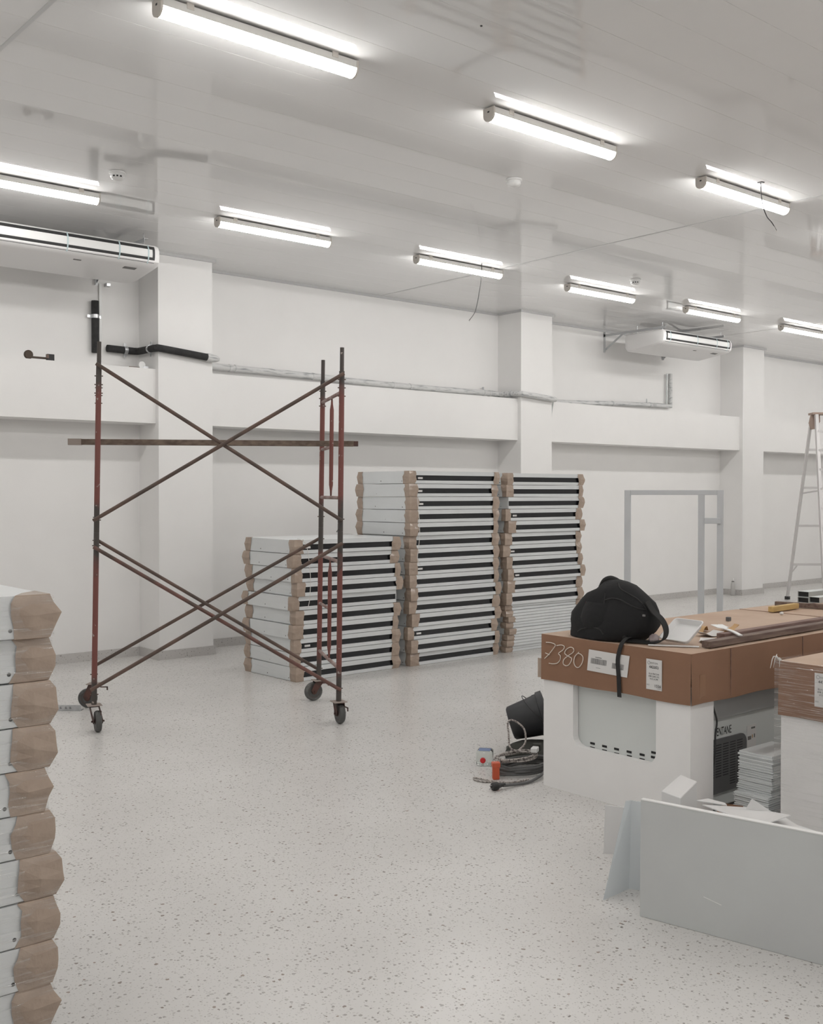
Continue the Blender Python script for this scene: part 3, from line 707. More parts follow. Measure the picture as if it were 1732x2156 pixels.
# ------------------------------------------------------------------ island freezers
def foam_cap(x, y0, y1, z1, wy0, wy1, wz0, wz1, r=.065):
    s = MB(); th = .045
    inner = []
    for cy, cz, a0 in ((wy1-r, wz0+r, -90), (wy1-r, wz1-r, 0), (wy0+r, wz1-r, 90), (wy0+r, wz0+r, 180)):
        for k in range(7): a = rad(a0+15*k); inner.append((cy+r*cos(a), cz+r*sin(a)))
    cyc, czc = (y0+y1)/2, z1/2; outer = []
    for a, b in inner:
        da, db = a-cyc, b-czc
        k = min(((y1-cyc)/da if da > 0 else (y0-cyc)/da) if abs(da) > 1e-6 else 1e9, ((z1-czc)/db if db > 0 else (0-czc)/db) if abs(db) > 1e-6 else 1e9)
        outer.append((cyc+da*k, czc+db*k))
    # snap outer corners
    for c in ((y1, 0), (y1, z1), (y0, z1), (y0, 0)):
        i = min(range(len(outer)), key=lambda j: (outer[j][0]-c[0])**2+(outer[j][1]-c[1])**2); outer[i] = c
    n = len(inner)
    for xx in (x, x+th):
        s.v += [Vector((xx, a, b)) for a, b in outer] + [Vector((xx, a, b)) for a, b in inner]
    for k in range(n):
        j = (k+1) % n
        s.f += [(k, j, n+j, n+k), (2*n+k, 3*n+k, 3*n+j, 2*n+j), (k, 2*n+k, 2*n+j, j), (n+k, n+j, 3*n+j, 3*n+k)]
    return s
def freezer(name, label, xl, xr, y0, y1, cap=True, wrapped=False):
    t = thing(name, label, 'freezer', ((xl+xr)/2, (y0+y1)/2, 0), 0, 'island freezers in packaging')
    zl = .612
    if cap:
        s = foam_cap(xl, y0+.004, y1-.004, .70, y0+.215, y1-.225, .268, .66)
        s.box(xl+.045, xl+.20, y0+.004, y0+.06, 0, .70).box(xl+.045, xl+.20, y1-.06, y1-.004, 0, .70)
        s.build('foam_cap', 'foam', t)
        MB().box(xr-.2, xr, y0+.004, y1-.004, 0, .70).build('foam_cap', 'foam', t)
    b = MB().box(xl+.047, xr-.047, y0+.063, y1-.063, .02, .80).build('body', 'body', t, bevel=.01)
    MB().box(xl+.21, xr-.21, y0+.052, y0+.063, .49, .80).build('rim', 'bodygrey', t, bevel=.004)
    ld = MB(); x0_, x1_, ya, yb_ = xl-.008, xr+.006, y0-.004, y1+.006
    nx, ny = 26, 14; rnd = random.Random(int(xl*100))
    import mathutils
    def zt(i, j):
        e = min(i, nx-i, j, ny-j)
        return .876 - (.004 if e == 0 else 0) - .003*(1+mathutils.noise.noise(Vector((i*.3, j*.35, xl))))*(0 if e == 0 else 1)
    for i in range(nx+1):
        for j in range(ny+1):
            ld.v.append(Vector((x0_+(x1_-x0_)*i/nx, ya+(yb_-ya)*j/ny, zt(i, j))))
    ld.f += [(i*(ny+1)+j, (i+1)*(ny+1)+j, (i+1)*(ny+1)+j+1, i*(ny+1)+j+1) for i in range(nx) for j in range(ny)]
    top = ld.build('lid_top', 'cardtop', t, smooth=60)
    sd = MB()
    def wall(p, q_, nrm, n):
        vs = []
        for k in range(n+1):
            pp = Vector(p).lerp(Vector(q_), k/n); sag = .003*sin(k*1.3)
            bo = Vector(nrm)*(.004+.0015*sin(k*.9))
            vs += [Vector((pp.x, pp.y, .872)), Vector((pp.x, pp.y, zl+sag)) + bo, Vector((pp.x, pp.y, zl+sag)) + bo - Vector(nrm)*.006]
        sd.add(vs, [f for k in range(n) for f in ((3*k, 3*k+1, 3*k+4, 3*k+3), (3*k+1, 3*k+2, 3*k+5, 3*k+4))])
    wall((x0_, yb_, 0), (x0_, ya, 0), (-1, 0, 0), 10); wall((x0_, ya, 0), (x1_, ya, 0), (0, -1, 0), 20)
    wall((x1_, ya, 0), (x1_, yb_, 0), (1, 0, 0), 10); wall((x1_, yb_, 0), (x0_, yb_, 0), (0, 1, 0), 20)
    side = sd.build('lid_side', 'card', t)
    for xx in (xl+.335, xl+1.05):
        MB().box(xx, xx+.0025, y0-.0085, y0-.0045, zl+.01, .868).build('lid_seam', 'woodred', t)
    if wrapped:
        w = MB(); a, bb = xl-.022, y1+.02
        vs = []
        for z in (.04, .3, .6, .88):
            vs += [(xl+.8, bb, z), (xl+.3, bb+.004, z), (a, bb, z), (a-.003, (y0+y1)/2+.2, z), (a, (y0+y1)/2, z), (a-.002, y0+.1, z), (a, y0-.02, z), (xl+.8, y0-.02, z)]
        w.add(vs, [(i*8+k, i*8+k+1, i*8+k+9, i*8+k+8) for i in range(3) for k in range(7)])
        w.build('stretch_film', 'film', t)
        rn = random.Random(5)
        w = MB()
        for k in range(5):
            c = Vector((xl-.01, y1, .875)); w.tube([c, c+Vector((rn.uniform(-.02,.02), rn.uniform(-.01,.03), rn.uniform(.005,.02))), c+Vector((rn.uniform(-.04,.03), rn.uniform(0,.04), rn.uniform(-.05,.03)))], [.004, .003, .001], 5, 3)
        w.build('film_tail', 'cord', t)
    return t, b
XF, YF0, YF1 = 4.49, 3.137, 4.141
fz, fbody = freezer('island_freezer', 'packed island freezer with the black backpack on its cardboard lid', XF, 6.465, YF0, YF1)
freezer('island_freezer', 'packed island freezer at the far right carrying the steel tubes', 6.505, 8.46, YF0, YF1)
freezer('island_freezer', 'film-wrapped island freezer cut by the right edge', 4.64, 6.60, 1.73, 2.735, wrapped=True)
# details on the near freezer: label faces look toward -X (right on the picture is -Y)
RX, UP = Vector((0, -1, 0)), Vector((0, 0, 1))
def xface(px_, py_, dx=0.0): return pX(px_, py_, XF-.0145-dx)
def on_face(cy, cz, dx=.0): return Vector((XF-.0145-dx, cy, cz))
def sticker_1556(parent, ox, oy, oz, w=.098, h=.158):
    # origin: lower left corner seen from the front
    o = Vector((ox, oy, oz))
    lb = MB().prism([o, o+RX*w, o+RX*w+UP*h, o+UP*h], (.0015, 0, 0)).build('paper_label', 'paper', parent)
    e = -.0008
    def at(u, v): return o + RX*(u*w) + UP*(v*h) + Vector((e, 0, 0))
    k = MB()
    k.text('442003', .021, at(.5, .70), RX, UP, .95, 'CENTER')
    k.text('1556', .021, at(.96, .095), RX, UP, 1.0, 'RIGHT')
    k.text('ISLA FRICON', .0118, at(.5, .50), RX, UP, .95, 'CENTER')
    k.text('SMR 2200 LGL', .0118, at(.5, .415), RX, UP, .95, 'CENTER')
    k.text('VCC # 299', .0118, at(.5, .33), RX, UP, .95, 'CENTER')
    k.text('VCC', .009, at(.04, .135), RX, UP, 1.0, 'LEFT')
    k.build('print', 'ink', lb)
    k = MB(); c = at(.17, .88)
    ring = [c + RX*(.008*cos(a*pi/8)) + UP*(.008*sin(a*pi/8)) for a in range(17)]
    k.tube(ring, .0007, 5); k.text('ESTON', .0115, at(.29, .855), RX, UP, 1.25, 'LEFT')
    k.text('01/06/2023', .006, at(.96, .045), RX, UP, 1.0, 'RIGHT')
    k.build('logo', 'inkgrey', lb)
p0 = xface(1360, 1450)
sticker_1556(fz, XF-.0150, p0.y, p0.z)
# barcode sheet
c0 = [xface(*q) for q in ((1235.5, 1411), (1319.5, 1427), (1325, 1381.5), (1239.5, 1367))]
c0 = [Vector((XF-.0148, p.y, p.z)) for p in c0]
bl = MB().prism(c0, (.0015, 0, 0)).build('barcode_sheet', 'paper', fz)
def uv(u, v): return c0[0].lerp(c0[1], u).lerp(c0[3].lerp(c0[2], u), v) + Vector((-.0008, 0, 0))
k = MB(); rnd = random.Random(4)
for u0, u1, v0, v1 in ((.075, .47, .36, .62), (.61, .90, .30, .56)):
    u = u0
    while u < u1:
        w = rnd.choice((.005, .008, .012)); k.add([uv(u, v0), uv(u+w, v0), uv(u+w, v1), uv(u, v1)], [(0,1,2,3)]); u += w+rnd.choice((.004, .007, .010))
k.build('barcode', 'inkgrey', bl)
k = MB(); k.add([uv(.18,.67), uv(.34,.66), uv(.34,.69), uv(.18,.70)], [(0,1,2,3)]).add([uv(.22,.19), uv(.33,.185), uv(.33,.20), uv(.22,.205)], [(0,1,2,3)]); k.build('small_print', 'inkgrey', bl)
# chalk figures 7380
def chalk(pts): return [xface(1130+a/4.949, 1320+b/4.949, .0) for a, b in pts]
ck = MB()
for st in ([(95,160),(150,165),(190,185),(175,220),(120,290),(80,330)], [(88,270),(130,290)],
           [(205,195),(255,188),(285,205),(270,240),(225,275),(242,300),(242,340),(215,375),(170,384),(125,378)],
           [(385,240),(375,220),(345,212),(305,235),(290,275),(325,305),(362,330),(340,385),(305,405),(275,385),(280,340),(325,300),(370,270),(387,245)],
           [(437,263),(395,310),(385,370),(405,415),(437,420),(470,375),(480,320),(460,288),(430,275)]):
    ck.tube(chalk(st), .0026, 5, 5)
ck.build('chalk_number', 'chalk', fz)
# vent slots of the shell seen through the foam window
k = MB(); xb = XF+.046
for a, b in ((1005,547),(1100,570),(1195,592),(1295,614),(1398,637),(1490,620),(912,562),(1005,583),(1100,605),(1197,630),(1297,650),(1398,675),(1488,657)):
    p = pX(980+a/3.765, 1420+b/3.765, xb)
    k.box(xb-.001, xb+.002, p.y-.016, p.y+.016, p.z-.006, p.z+.006)
k.build('vent_slots', 'ink', fz)
# long side: lettering, grille, energy label, power cord
yb = YF0+.0625
k = MB().text('PENTANE', .062, (4.786, yb, .400), (1,0,0), UP, .58, 'LEFT'); k.build('lettering', 'ink', fz)
g0, g1, h0, h1, r = 4.705, 5.076, .098, .385, .05
poly = [(g0, yb, h0), (g1-.01, yb, h0), (g1, yb, h0+.01)] + [(g1-r+r*cos(rad(a)), yb, h1-r+r*sin(rad(a))) for a in range(0, 91, 15)] + [(g0, yb, h1)]
gr = MB().prism(poly, (0, -.008, 0)).build('grille', 'grille', fz)
k = MB()
for i in range(17):
    z = .355-i*.0138
    for j in range(5):
        x = g0+.015+j*.066
        if i > 12 and j < 3: continue
        k.box(x, x+.052, yb-.0086, yb-.006, z-.0042, z)
k.build('grille_slots', 'ink', gr)
el = MB().box(5.09, 5.178, yb-.0015, yb, .258, .414).build('energy_label', 'paper', fz)
k = MB().box(5.13, 5.168, yb-.002, yb-.001, .392, .402).box(5.097, 5.13, yb-.002, yb-.001, .335, .355).box(5.158, 5.167, yb-.002, yb-.001, .342, .362).box(5.158, 5.166, yb-.002, yb-.001, .272, .29).box(5.12, 5.126, yb-.002, yb-.001, .272, .282)
k.build('print', 'inkgrey', el); MB().box(5.138, 5.146, yb-.002, yb-.001, .342, .36).build('colour_bar', 'scrap', el)
MB().tube([(4.70, YF0+.03, .62), (4.705, YF0+.012, .56), (4.722, YF0+.006, .50), (4.706, YF0+.004, .43), (4.697, YF0+.0, .34), (4.702, YF0+.02, .2), (4.705, YF0+.02, .12)], .005, 8, 5).build('power_cord', 'cable', fz, smooth=60)
MB().box(4.55, 4.60, YF0-.0085, YF0-.0075, .62, .76).build('brown_tape', 'tapebrown', fz)
MB().box(4.482, 4.486, YF1+.007, YF1+.035, .62, .73).build('cardboard_flap', 'kraft', fz)
# label on the wrapped freezer
p0 = pX(1714, 1487, 4.64-.0145); sticker_1556(bpy.data.objects['island_freezer.002'], 4.64-.0150, p0.y, p0.z)

# ------------------------------------------------------------------ on the cardboard lids
ZL = .877
# backpack
bp = thing('backpack', 'slouched black backpack on the cardboard lid', 'backpack', (4.65, 3.72, ZL))
import mathutils
XM = 4.645
rows = [(1352, 1212, 1338, .135), (1343, 1207, 1350, .150), (1333, 1207, 1361, .155), (1322, 1208, 1371, .155), (1309, 1209, 1377, .150), (1294, 1213, 1378, .142), (1279, 1222, 1375, .132), (1265, 1231, 1369, .120),
        (1252, 1243, 1359, .105), (1240, 1257, 1346, .088), (1231, 1263, 1333, .068), (1224, 1269, 1317, .045), (1219, 1276, 1302, .022)]
s = MB(); n = 32
for i, (py_, xa, xb_, hx) in enumerate(rows):
    mid = pX((xa+xb_)/2, py_, XM); w = (xb_-xa)/2/FPX*(mid-_O).dot(_F)
    hy = math.sqrt(max((w/1.04)**2-(.764*hx)**2, (.3*w)**2))/.645
    zz = ZL if i == 0 else mid.z
    for k in range(n):
        a = 2*pi*k/n; ca, sa = cos(a), sin(a); e = .82
        x = XM + hx*math.copysign(abs(ca)**e, ca); y_ = mid.y + hy*math.copysign(abs(sa)**e, sa)
        q = (mathutils.noise.noise(Vector((x*7, y_*7, zz*7)))*.020 + mathutils.noise.noise(Vector((x*19, y_*19, zz*19)))*.007)*(1 if i else .3)
        s.v.append(Vector((x+q*ca, y_+q*sa, max(zz+q*.4, ZL))))
nr = len(rows)
s.f += [(i*n+k, i*n+(k+1)%n, (i+1)*n+(k+1)%n, (i+1)*n+k) for i in range(nr-1) for k in range(n)] + [tuple(range(n))[::-1], tuple((nr-1)*n+k for k in range(n))]
s.build('bag_body', 'canvas', bp, smooth=70)
from mathutils.bvhtree import BVHTree
tree = BVHTree.FromPolygons(s.v, s.f)
def skin(x, y_):
    r_ = (_F + _R*((x-CXP)/FPX) - _U*((y_-CYP)/FPX)).normalized()
    h = tree.ray_cast(_O, r_)
    return h[0] if h[0] is not None else None
for nm, pl in (('seam_piping', ((1273, 1232), (1274, 1250), (1272, 1268), (1268, 1285), (1262, 1300))), ('flap_fold', ((1272, 1264), (1288, 1260), (1305, 1263), (1322, 1272), (1342, 1281), (1362, 1284))),
               ('seam_piping', ((1301, 1228), (1306, 1240), (1322, 1250), (1342, 1262), (1360, 1282))), ('pocket_edge', ((1216, 1330), (1226, 1324), (1245, 1321), (1262, 1325), (1270, 1335)))):
    pts = [q for q in (skin(*c) for c in pl) if q is not None]
    if len(pts) > 2: MB().tube(pts, .0045, 6, 4).build(nm, 'strap', bp, smooth=60)
# front pocket, side panel, grab handle, straps
pk = MB()
pr2 = [(0, .0), (.05, .01), (.10, .014), (.15, .01), (.19, 0)]
for zz, o_ in pr2:
    pk.v += [Vector((XM-.162+.03*abs(zz-.09)/.1-o_*1.2+.05*(abs(u)**3), 3.78+u*.11, ZL+.012+zz)) for u in (-1, -.6, -.2, .2, .6, 1)]
pk.f += [(i*6+k, i*6+k+1, i*6+k+7, i*6+k+6) for i in range(4) for k in range(5)]
pk.build('front_pocket', 'canvas', bp, smooth=70)
top = [pX(x, y_, XM) for x, y_ in ((1262, 1236), (1272, 1222), (1285, 1217.5), (1298, 1221), (1312, 1229))]
MB().tube(top, [.008, .014, .015, .013, .008], 8, 4).build('grab_handle', 'strap', bp, smooth=60)
sp = [pX(x, y_, 4.60) for x, y_ in ((1362, 1266), (1376, 1288), (1392, 1304), (1401, 1322), (1401, 1338), (1393, 1349))]
sp += [Vector((4.60, 3.46, ZL+.009)), Vector((4.57, 3.54, ZL+.009)), Vector((4.55, 3.60, ZL+.011))]
MB().ribbon(sp, .04, .006, (1, 0, .25), 5).build('shoulder_strap', 'strap', bp, smooth=40)
sp = [pX(x, y_, 4.70) for x, y_ in ((1366, 1262), (1374, 1275), (1377, 1300), (1376, 1320), (1371, 1336))]
MB().ribbon(sp, .02, .004, (1, 0, .1), 4).build('side_strap', 'strap', bp, smooth=40)
ps = pX(1304, 1357, 4.46)
sp = [Vector((4.56, ps.y+.01, ZL+.03)), Vector((4.52, ps.y+.005, ZL+.024)), Vector((4.485, ps.y, ZL+.008)), Vector((4.472, ps.y+.005, ZL-.02))]
sp += [pX(1300, 1390, 4.470), pX(1302, 1430, 4.470), pX(1303.5, 1468, 4.470)]
MB().ribbon(sp, .026, .003, (0, 1, 0), 5).build('hanging_strap', 'strap', bp, smooth=40)
q = pX(1310, 1348, 4.53); MB().lathe([(.006, -.016), (.018, -.012), (.02, 0), (.018, .012), (.006, .016)], 12, Matrix.Translation((4.55, q.y, ZL+.03))).build('strap_knot', 'strap', bp, smooth=60)
q = pX(1355, 1296, XM-.10); MB().box(q.x-.004, q.x+.004, q.y-.007, q.y+.007, q.z-.005, q.z+.005).build('buckle', 'inkgrey', bp)
q = pX(1236, 1274, XM-.11); MB().box(q.x-.004, q.x+.003, q.y-.010, q.y+.010, q.z-.016, q.z+.016).build('maroon_tag', 'maroon', bp)
# crumpled grey bag beside the backpack
s = MB(); rnd = random.Random(2); c = Vector((4.625, 3.468, ZL))
for zz, rr in ((0, .022), (.02, .028), (.04, .024), (.05, .012)):
    s.v += [c+Vector((cos(2*pi*k/12)*rr*rnd.uniform(.75, 1.25), sin(2*pi*k/12)*rr*.9*rnd.uniform(.75, 1.25), zz)) for k in range(12)]
s.f += [(i*12+k, i*12+(k+1)%12, (i+1)*12+(k+1)%12, (i+1)*12+k) for i in range(3) for k in range(12)] + [tuple(range(12))[::-1], tuple(36+k for k in range(12))]
s.build('plastic_bag', 'pack', label='crumpled greyish pink bag under the backpack strap', cat='bag')
# foam food trays (lid and base, one inside the other, tilted)
def foam_tray(name, T, w, l, label):
    s = MB(); lv = [(.5, .028, 0), (.485, .030, .006), (.40, .004, .02), (.38, 0, .03)]
    def rr(k, zz, ins, n=6):
        a, b = w*k, l*k; r = .02; o = []
        for sx, sy, a0 in ((1,-1,-90), (1,1,0), (-1,1,90), (-1,-1,180)):
            for q in range(n+1):
                an = rad(a0+90*q/n); o.append(T @ Vector((sx*(a-r)+r*cos(an), sy*(b-r)+r*sin(an), zz)))
        return o
    o = [rr(.5, .03, 0), rr(.475, .031, 0), rr(.40, .004, 0), rr(.38, .003, 0)]
    i = [rr(.5, .027, 0), rr(.48, .027, 0), rr(.41, .0, 0), rr(.38, 0, 0)]
    m = len(o[0])
    for L2 in (o, i):
        base = len(s.v)
        for q in L2: s.v += q
        s.f += [(base+a*m+k, base+a*m+(k+1)%m, base+(a+1)*m+(k+1)%m, base+(a+1)*m+k) for a in range(3) for k in range(m)]
        s.f.append(tuple(base+3*m+k for k in range(m)))
    s.f += [(k, (k+1)%m, 4*m+(k+1)%m, 4*m+k) for k in range(m)]
    return s.build(name, 'styro', label=label, cat='food tray', smooth=40)
B0, B1 = pZ(1388, 1353, ZL), pZ(1450, 1362, ZL)
T0 = pX(1400, 1313, B0.x+.13)
ex = (B1-B0).normalized(); ey = (T0-B0); ey = (ey-ex*ey.dot(ex)).normalized(); ez = ex.cross(ey)
TT = Matrix((ex, ey, ez)).transposed().to_4x4(); LW, LH = (B1-B0).length, .175
TT.translation = (B0+B1)/2 + ey*(LH/2) + Vector((0, 0, .002))
foam_tray('foam_tray', TT, LW, LH, 'white foam food tray propped up beside the backpack')
MB().box(-.13, .13, -.012, .012, 0, .004, rz_at(4.62, 3.34, ZL, rad(-55))).build('white_strip', 'styro', label='flat white strip on the lid edge under the backpack strap', cat='strip')
# battens along the lid
def batten_wood(x0, x1, ya, za, w, h, m, rz, label):
    T = rz_at(x0, ya, za, rz)
    return MB().box(0, x1-x0, -w/2, w/2, 0, h, T).build('wooden_batten', m, label=label, cat='batten', bevel=.004)
batten_wood(4.70, 7.1, 3.195, ZL, .055, .035, 'wood', rad(1.2), 'long grey-brown wooden batten along the front edge of the lid')
batten_wood(4.93, 7.1, 3.262, ZL, .05, .048, 'woodred', rad(1.2), 'long reddish wooden batten behind the grey-brown one')
# scraps
def scrap(x, y_, w, l, rz, curl, m, label, nm='card_scrap'):
    T = rz_at(x, y_, ZL, rz); s = MB(); n = 6; rnd = random.Random(int(x*1000))
    for th in (0, .0015):
        for i in range(n+1):
            u = i/n
            for j in range(3):
                s.v.append(T @ Vector(((u-.5)*l+rnd.uniform(-.004, .004), (j/2-.5)*w*(1-.3*abs(u-.5)), .0005+th+curl*(4*(u-.5)**2 if curl > 0 else 0)+(-curl*(1-4*(u-.5)**2) if curl < 0 else 0))))
    k = 3*(n+1)
    s.f += [(o+i*3+j, o+i*3+j+1, o+i*3+j+4, o+i*3+j+3) for o in (0, k) for i in range(n) for j in range(2)]
    s.f += [(i*3, (i+1)*3, k+(i+1)*3, k+i*3) for i in range(n)] + [(i*3+2, (i+1)*3+2, k+(i+1)*3+2, k+i*3+2) for i in range(n)] + [(0, 1, k+1, k), (1, 2, k+2, k+1), (3*n, 3*n+1, k+3*n+1, k+3*n), (3*n+1, 3*n+2, k+3*n+2, k+3*n+1)]
    return s.build(nm, m, label=label, cat='scrap', smooth=50)
scrap(5.24, 3.60, .07, .12, rad(20), -.03, 'scrap', 'curled tan cardboard scrap nearest the foam trays')
scrap(5.42, 3.535, .06, .11, rad(-30), .03, 'scrap', 'curled tan cardboard scrap standing furthest back')
scrap(5.24, 3.40, .05, .10, rad(60), -.028, 'scrap', 'curled tan cardboard scrap against the reddish batten')
scrap(5.12, 3.46, .10, .13, rad(-15), .022, 'scrapw', 'crumpled white paper scrap between the trays and the batten', 'paper_scrap')
scrap(5.40, 3.36, .04, .09, rad(15), .006, 'scrap', 'small flat tan scrap beside the reddish batten')
scrap(4.90, 3.32, .09, .12, rad(35), .012, 'scrapw', 'white paper scrap behind the end of the grey-brown batten', 'paper_scrap')
sp = thing('plastic_spatula', 'white plastic spatula lying across the batten ends', 'spatula', (5.0, 3.25, ZL+.05))
a, b = Vector((5.07, 3.33, ZL+.056)), Vector((4.97, 3.165, ZL+.044))
MB().ribbon([a, a.lerp(b, .5)+Vector((0,0,.004)), b], .022, .006, Vector((.85, -.5, 0)), 4).build('handle', 'white', sp, smooth=40)
d = (a-b).normalized(); nrm = Vector((-d.y, d.x, 0))
MB().prism([a-nrm*.012, a+d*.02-nrm*.035, a+d*.11-nrm*.04, a+d*.11+nrm*.03, a+d*.02+nrm*.03, a+nrm*.012], (0, 0, .003)).build('blade', 'white', sp)
p = pZ(1533, 1307, ZL); MB().box(p.x-.014, p.x+.014, p.y-.012, p.y+.012, ZL-.001, ZL+.024).build('rubber_block', 'cableg', label='small dark cube in the middle of the cardboard lid', cat='block', bevel=.003)
p = pZ(1645, 1294, ZL); MB().lathe([(.006, 0), (.014, .006), (.013, .014), (.005, .02)], 9, Matrix.Translation((p.x, p.y, ZL-.001))).build('paper_ball', 'scrapw', label='tiny white paper ball beside the yellow wood block', cat='paper', smooth=50)
# yellow block, brown batten, steel tubes on the far lid
a, b = pZ(1622, 1289, ZL), pZ(1676, 1281, ZL); d = (b-a).normalized()
MB().bar(a+Vector((0,0,.019)), b+Vector((0,0,.019)), .04, .036).build('wood_block', 'yellow', label='short yellow wooden block on the cardboard lid', cat='wood block', bevel=.003)
a, b = Vector((6.83, 4.07, ZL+.017)), Vector((6.96, 3.45, ZL+.017))
MB().bar(a, b, .035, .032).build('wooden_batten', 'wood', label='brown batten lying crosswise under the steel tubes', cat='batten', bevel=.003)
def steel_tube(a, L2, w, h, rz, label):
    t = thing('steel_tube', label, 'tube', a, rz, 'steel tubes on the far lid'); T = wmat(t); th = .0025
    MB().box(0, L2, -w/2, w/2, 0, th, T).box(0, L2, -w/2, w/2, h-th, h, T).box(0, L2, -w/2, -w/2+th, th, h-th, T).box(0, L2, w/2-th, w/2, th, h-th, T).build('tube_wall', 'tube', t)
    MB().box(.012, .016, -w/2+th, w/2-th, th, h-th, T).build('bore_shade', 'ink', t)  # black sheet in the open end, painted for the shade inside the tube
steel_tube((6.93, 3.83, ZL+.034), 1.4, .08, .04, rad(-3), 'grey steel tube lying in front of the two stacked tubes')
steel_tube((7.17, 4.05, ZL+.0), 1.2, .09, .04, rad(-3), 'lower of the two stacked grey steel tubes')
steel_tube((7.18, 4.055, ZL+.042), 1.2, .09, .04, rad(-3), 'upper of the two stacked grey steel tubes')

# ------------------------------------------------------------------ between the freezers: stack of white metal plates
PLT = {}
def plate_mesh(t):
    if t not in PLT: PLT[t] = MB().box(-.155, .155, -.098, .098, 0, t*.45).box(-.15, .15, -.093, .093, t*.45, t).mesh('metal_plate', 'steel', bevel=.0012, seg=1)
    return PLT[t]
rnd = random.Random(9); z = .0
LY = [.0105]*9 + [.0105]*8 + [.011]*6 + [.012]*6 + [.02]*3
zz = 0
for i, th in enumerate(LY):
    g = 0 if i < 9 else 1 if i < 17 else 2 if i < 23 else 3
    ox = (.0, -.028, .005, .012)[g]
    o = inst('metal_plate', plate_mesh(th), None, (4.855+ox+rnd.uniform(-.003, .003), 2.915+rnd.uniform(-.004, .004), zz+.0002), (0, 0, rad(rnd.uniform(-1, 1))))
    tag(o, 'thin white metal plate in the small pile between the two freezers', 'plate', 'pile of white plates between the freezers')
    zz += th
tag(bpy.data.objects['metal_plate'], 'thin white metal plate in the small pile between the two freezers', 'plate', 'pile of white plates between the freezers')
MB().box(-.07, .07, -.05, .05, 0, .11, rz_at(4.60, 2.98, 0, rad(20))).build('small_carton', 'card', label='small brown carton on the floor beside the pile of white plates', cat='carton', bevel=.003)
# ------------------------------------------------------------------ sheets and panels in the right foreground
a, b = Vector((3.383, 2.601, 0)), Vector((3.525, 1.906, 0)); d = (b-a).normalized(); nb = Vector((-d.y, d.x, 0))
if nb.x < 0: nb = -nb
lean = nb*.006
P2 = thing('coated_board', 'large grey coated panel standing on edge in the right foreground', 'panel', (a+b)/2)
e = a + d*1.35
MB().add([a, e, e+nb*.022, a+nb*.022] + [p+lean+Vector((0,0,.462)) for p in (a, e, e+nb*.022, a+nb*.022)], [(0,1,5,4),(1,2,6,5),(2,3,7,6),(3,0,4,7),(4,5,6,7),(3,2,1,0)]).build('board', 'sheet', P2, bevel=.002)
rim = [p+lean*1.0+Vector((0,0,.462)) for p in (a-nb*.001, e-nb*.001, e+nb*.024, a+nb*.024)]
MB().prism(rim, (0, 0, .004)).build('top_edge', 'white', P2)
MB().bar(a+d*.265-nb*.001+lean*.30+Vector((0,0,.140)), a+d*.335-nb*.001+lean*.27+Vector((0,0,.125)), .002, .002).build('film_crease', 'white', P2)
# folded filmed sheet left of it
f0, f1, f2 = Vector((3.400, 2.800, 0)), Vector((3.585, 2.812, 0)), Vector((3.66, 2.64, 0))
t0, t1, t2 = Vector((3.560, 2.812, .378)), Vector((3.592, 2.808, .376)), Vector((3.665, 2.64, .368))
fs = MB(); th = Vector((.004, .003, 0))
fs.add([f0, f1, t1, t0, f0+th, f1+th, t1+th, t0+th], [(0,1,2,3),(7,6,5,4),(0,4,5,1),(1,5,6,2),(2,6,7,3),(3,7,4,0)])
fs.add([f1, f2, t2, t1, f1+th, f2+th, t2+th, t1+th], [(0,1,2,3),(7,6,5,4),(0,4,5,1),(1,5,6,2),(2,6,7,3),(3,7,4,0)])
fs.build('folded_sheet', 'sheetb', label='folded bluish white sheet leaning at the left end of the grey panel', cat='sheet')
s0, s1 = Vector((3.845, 3.165, 0)), Vector((3.95, 3.06, 0)); hh = Vector((.01, .0, .225))
MB().prism([s0, s1, s1+hh*.93, s0+hh], (.004, .004, 0)).build('loose_sheet', 'sheetw', label='small white sheet standing behind the folded sheet', cat='sheet')
# white wrapped carton
wb = [Vector((p.x, p.y, 0)) for p in (pZ(1392, 1665, .362), pZ(1432, 1680, .362), pZ(1467, 1645, .362), pZ(1432, 1630, .362))]
MB().prism(wb, (0, 0, .362)).build('wrapped_carton', 'sheetw', label='tall white film-wrapped carton standing behind the grey panel', cat='carton', bevel=.004)
# carton carrying the loose sheets
MB().box(-.15, .17, -.22, .16, 0, .29, rz_at(3.93, 2.44, 0, rad(-10))).build('support_carton', 'steel', label='white carton under the loose sheets behind the grey panel', cat='carton', bevel=.004)
def flat_sheet(px, zs, m, label, th=.004):
    P = [pZ(x, y_, z) for (x, y_), z in zip(px, zs)]
    return MB().prism(P, (0, 0, -th)).build('loose_sheet', m, label=label, cat='sheet')
flat_sheet([(1478, 1694), (1600, 1738), (1664, 1716), (1577, 1700)], [.345, .36, .365, .335], 'sheetw', 'thin white sheet lying on top behind the grey panel')
flat_sheet([(1465, 1685), (1530, 1695), (1525, 1690), (1490, 1681)], [.335, .33, .33, .33], 'sheetw', 'narrow white sheet lying beside the wrapped carton')
flat_sheet([(1605, 1735), (1692, 1746), (1648, 1718)], [.33, .325, .325], 'sheetw', 'bent white sheet corner beneath the top sheet')
P = [pZ(1570, 1703, .345), pZ(1625, 1710, .345)]
tip = pX(1583, 1682, P[0].lerp(P[1], .3).x)
MB().prism([P[0], P[1], tip], (.003, .003, 0)).build('sheet_corner', 'sheetw', label='upright triangular white sheet corner on the loose sheets', cat='sheet')

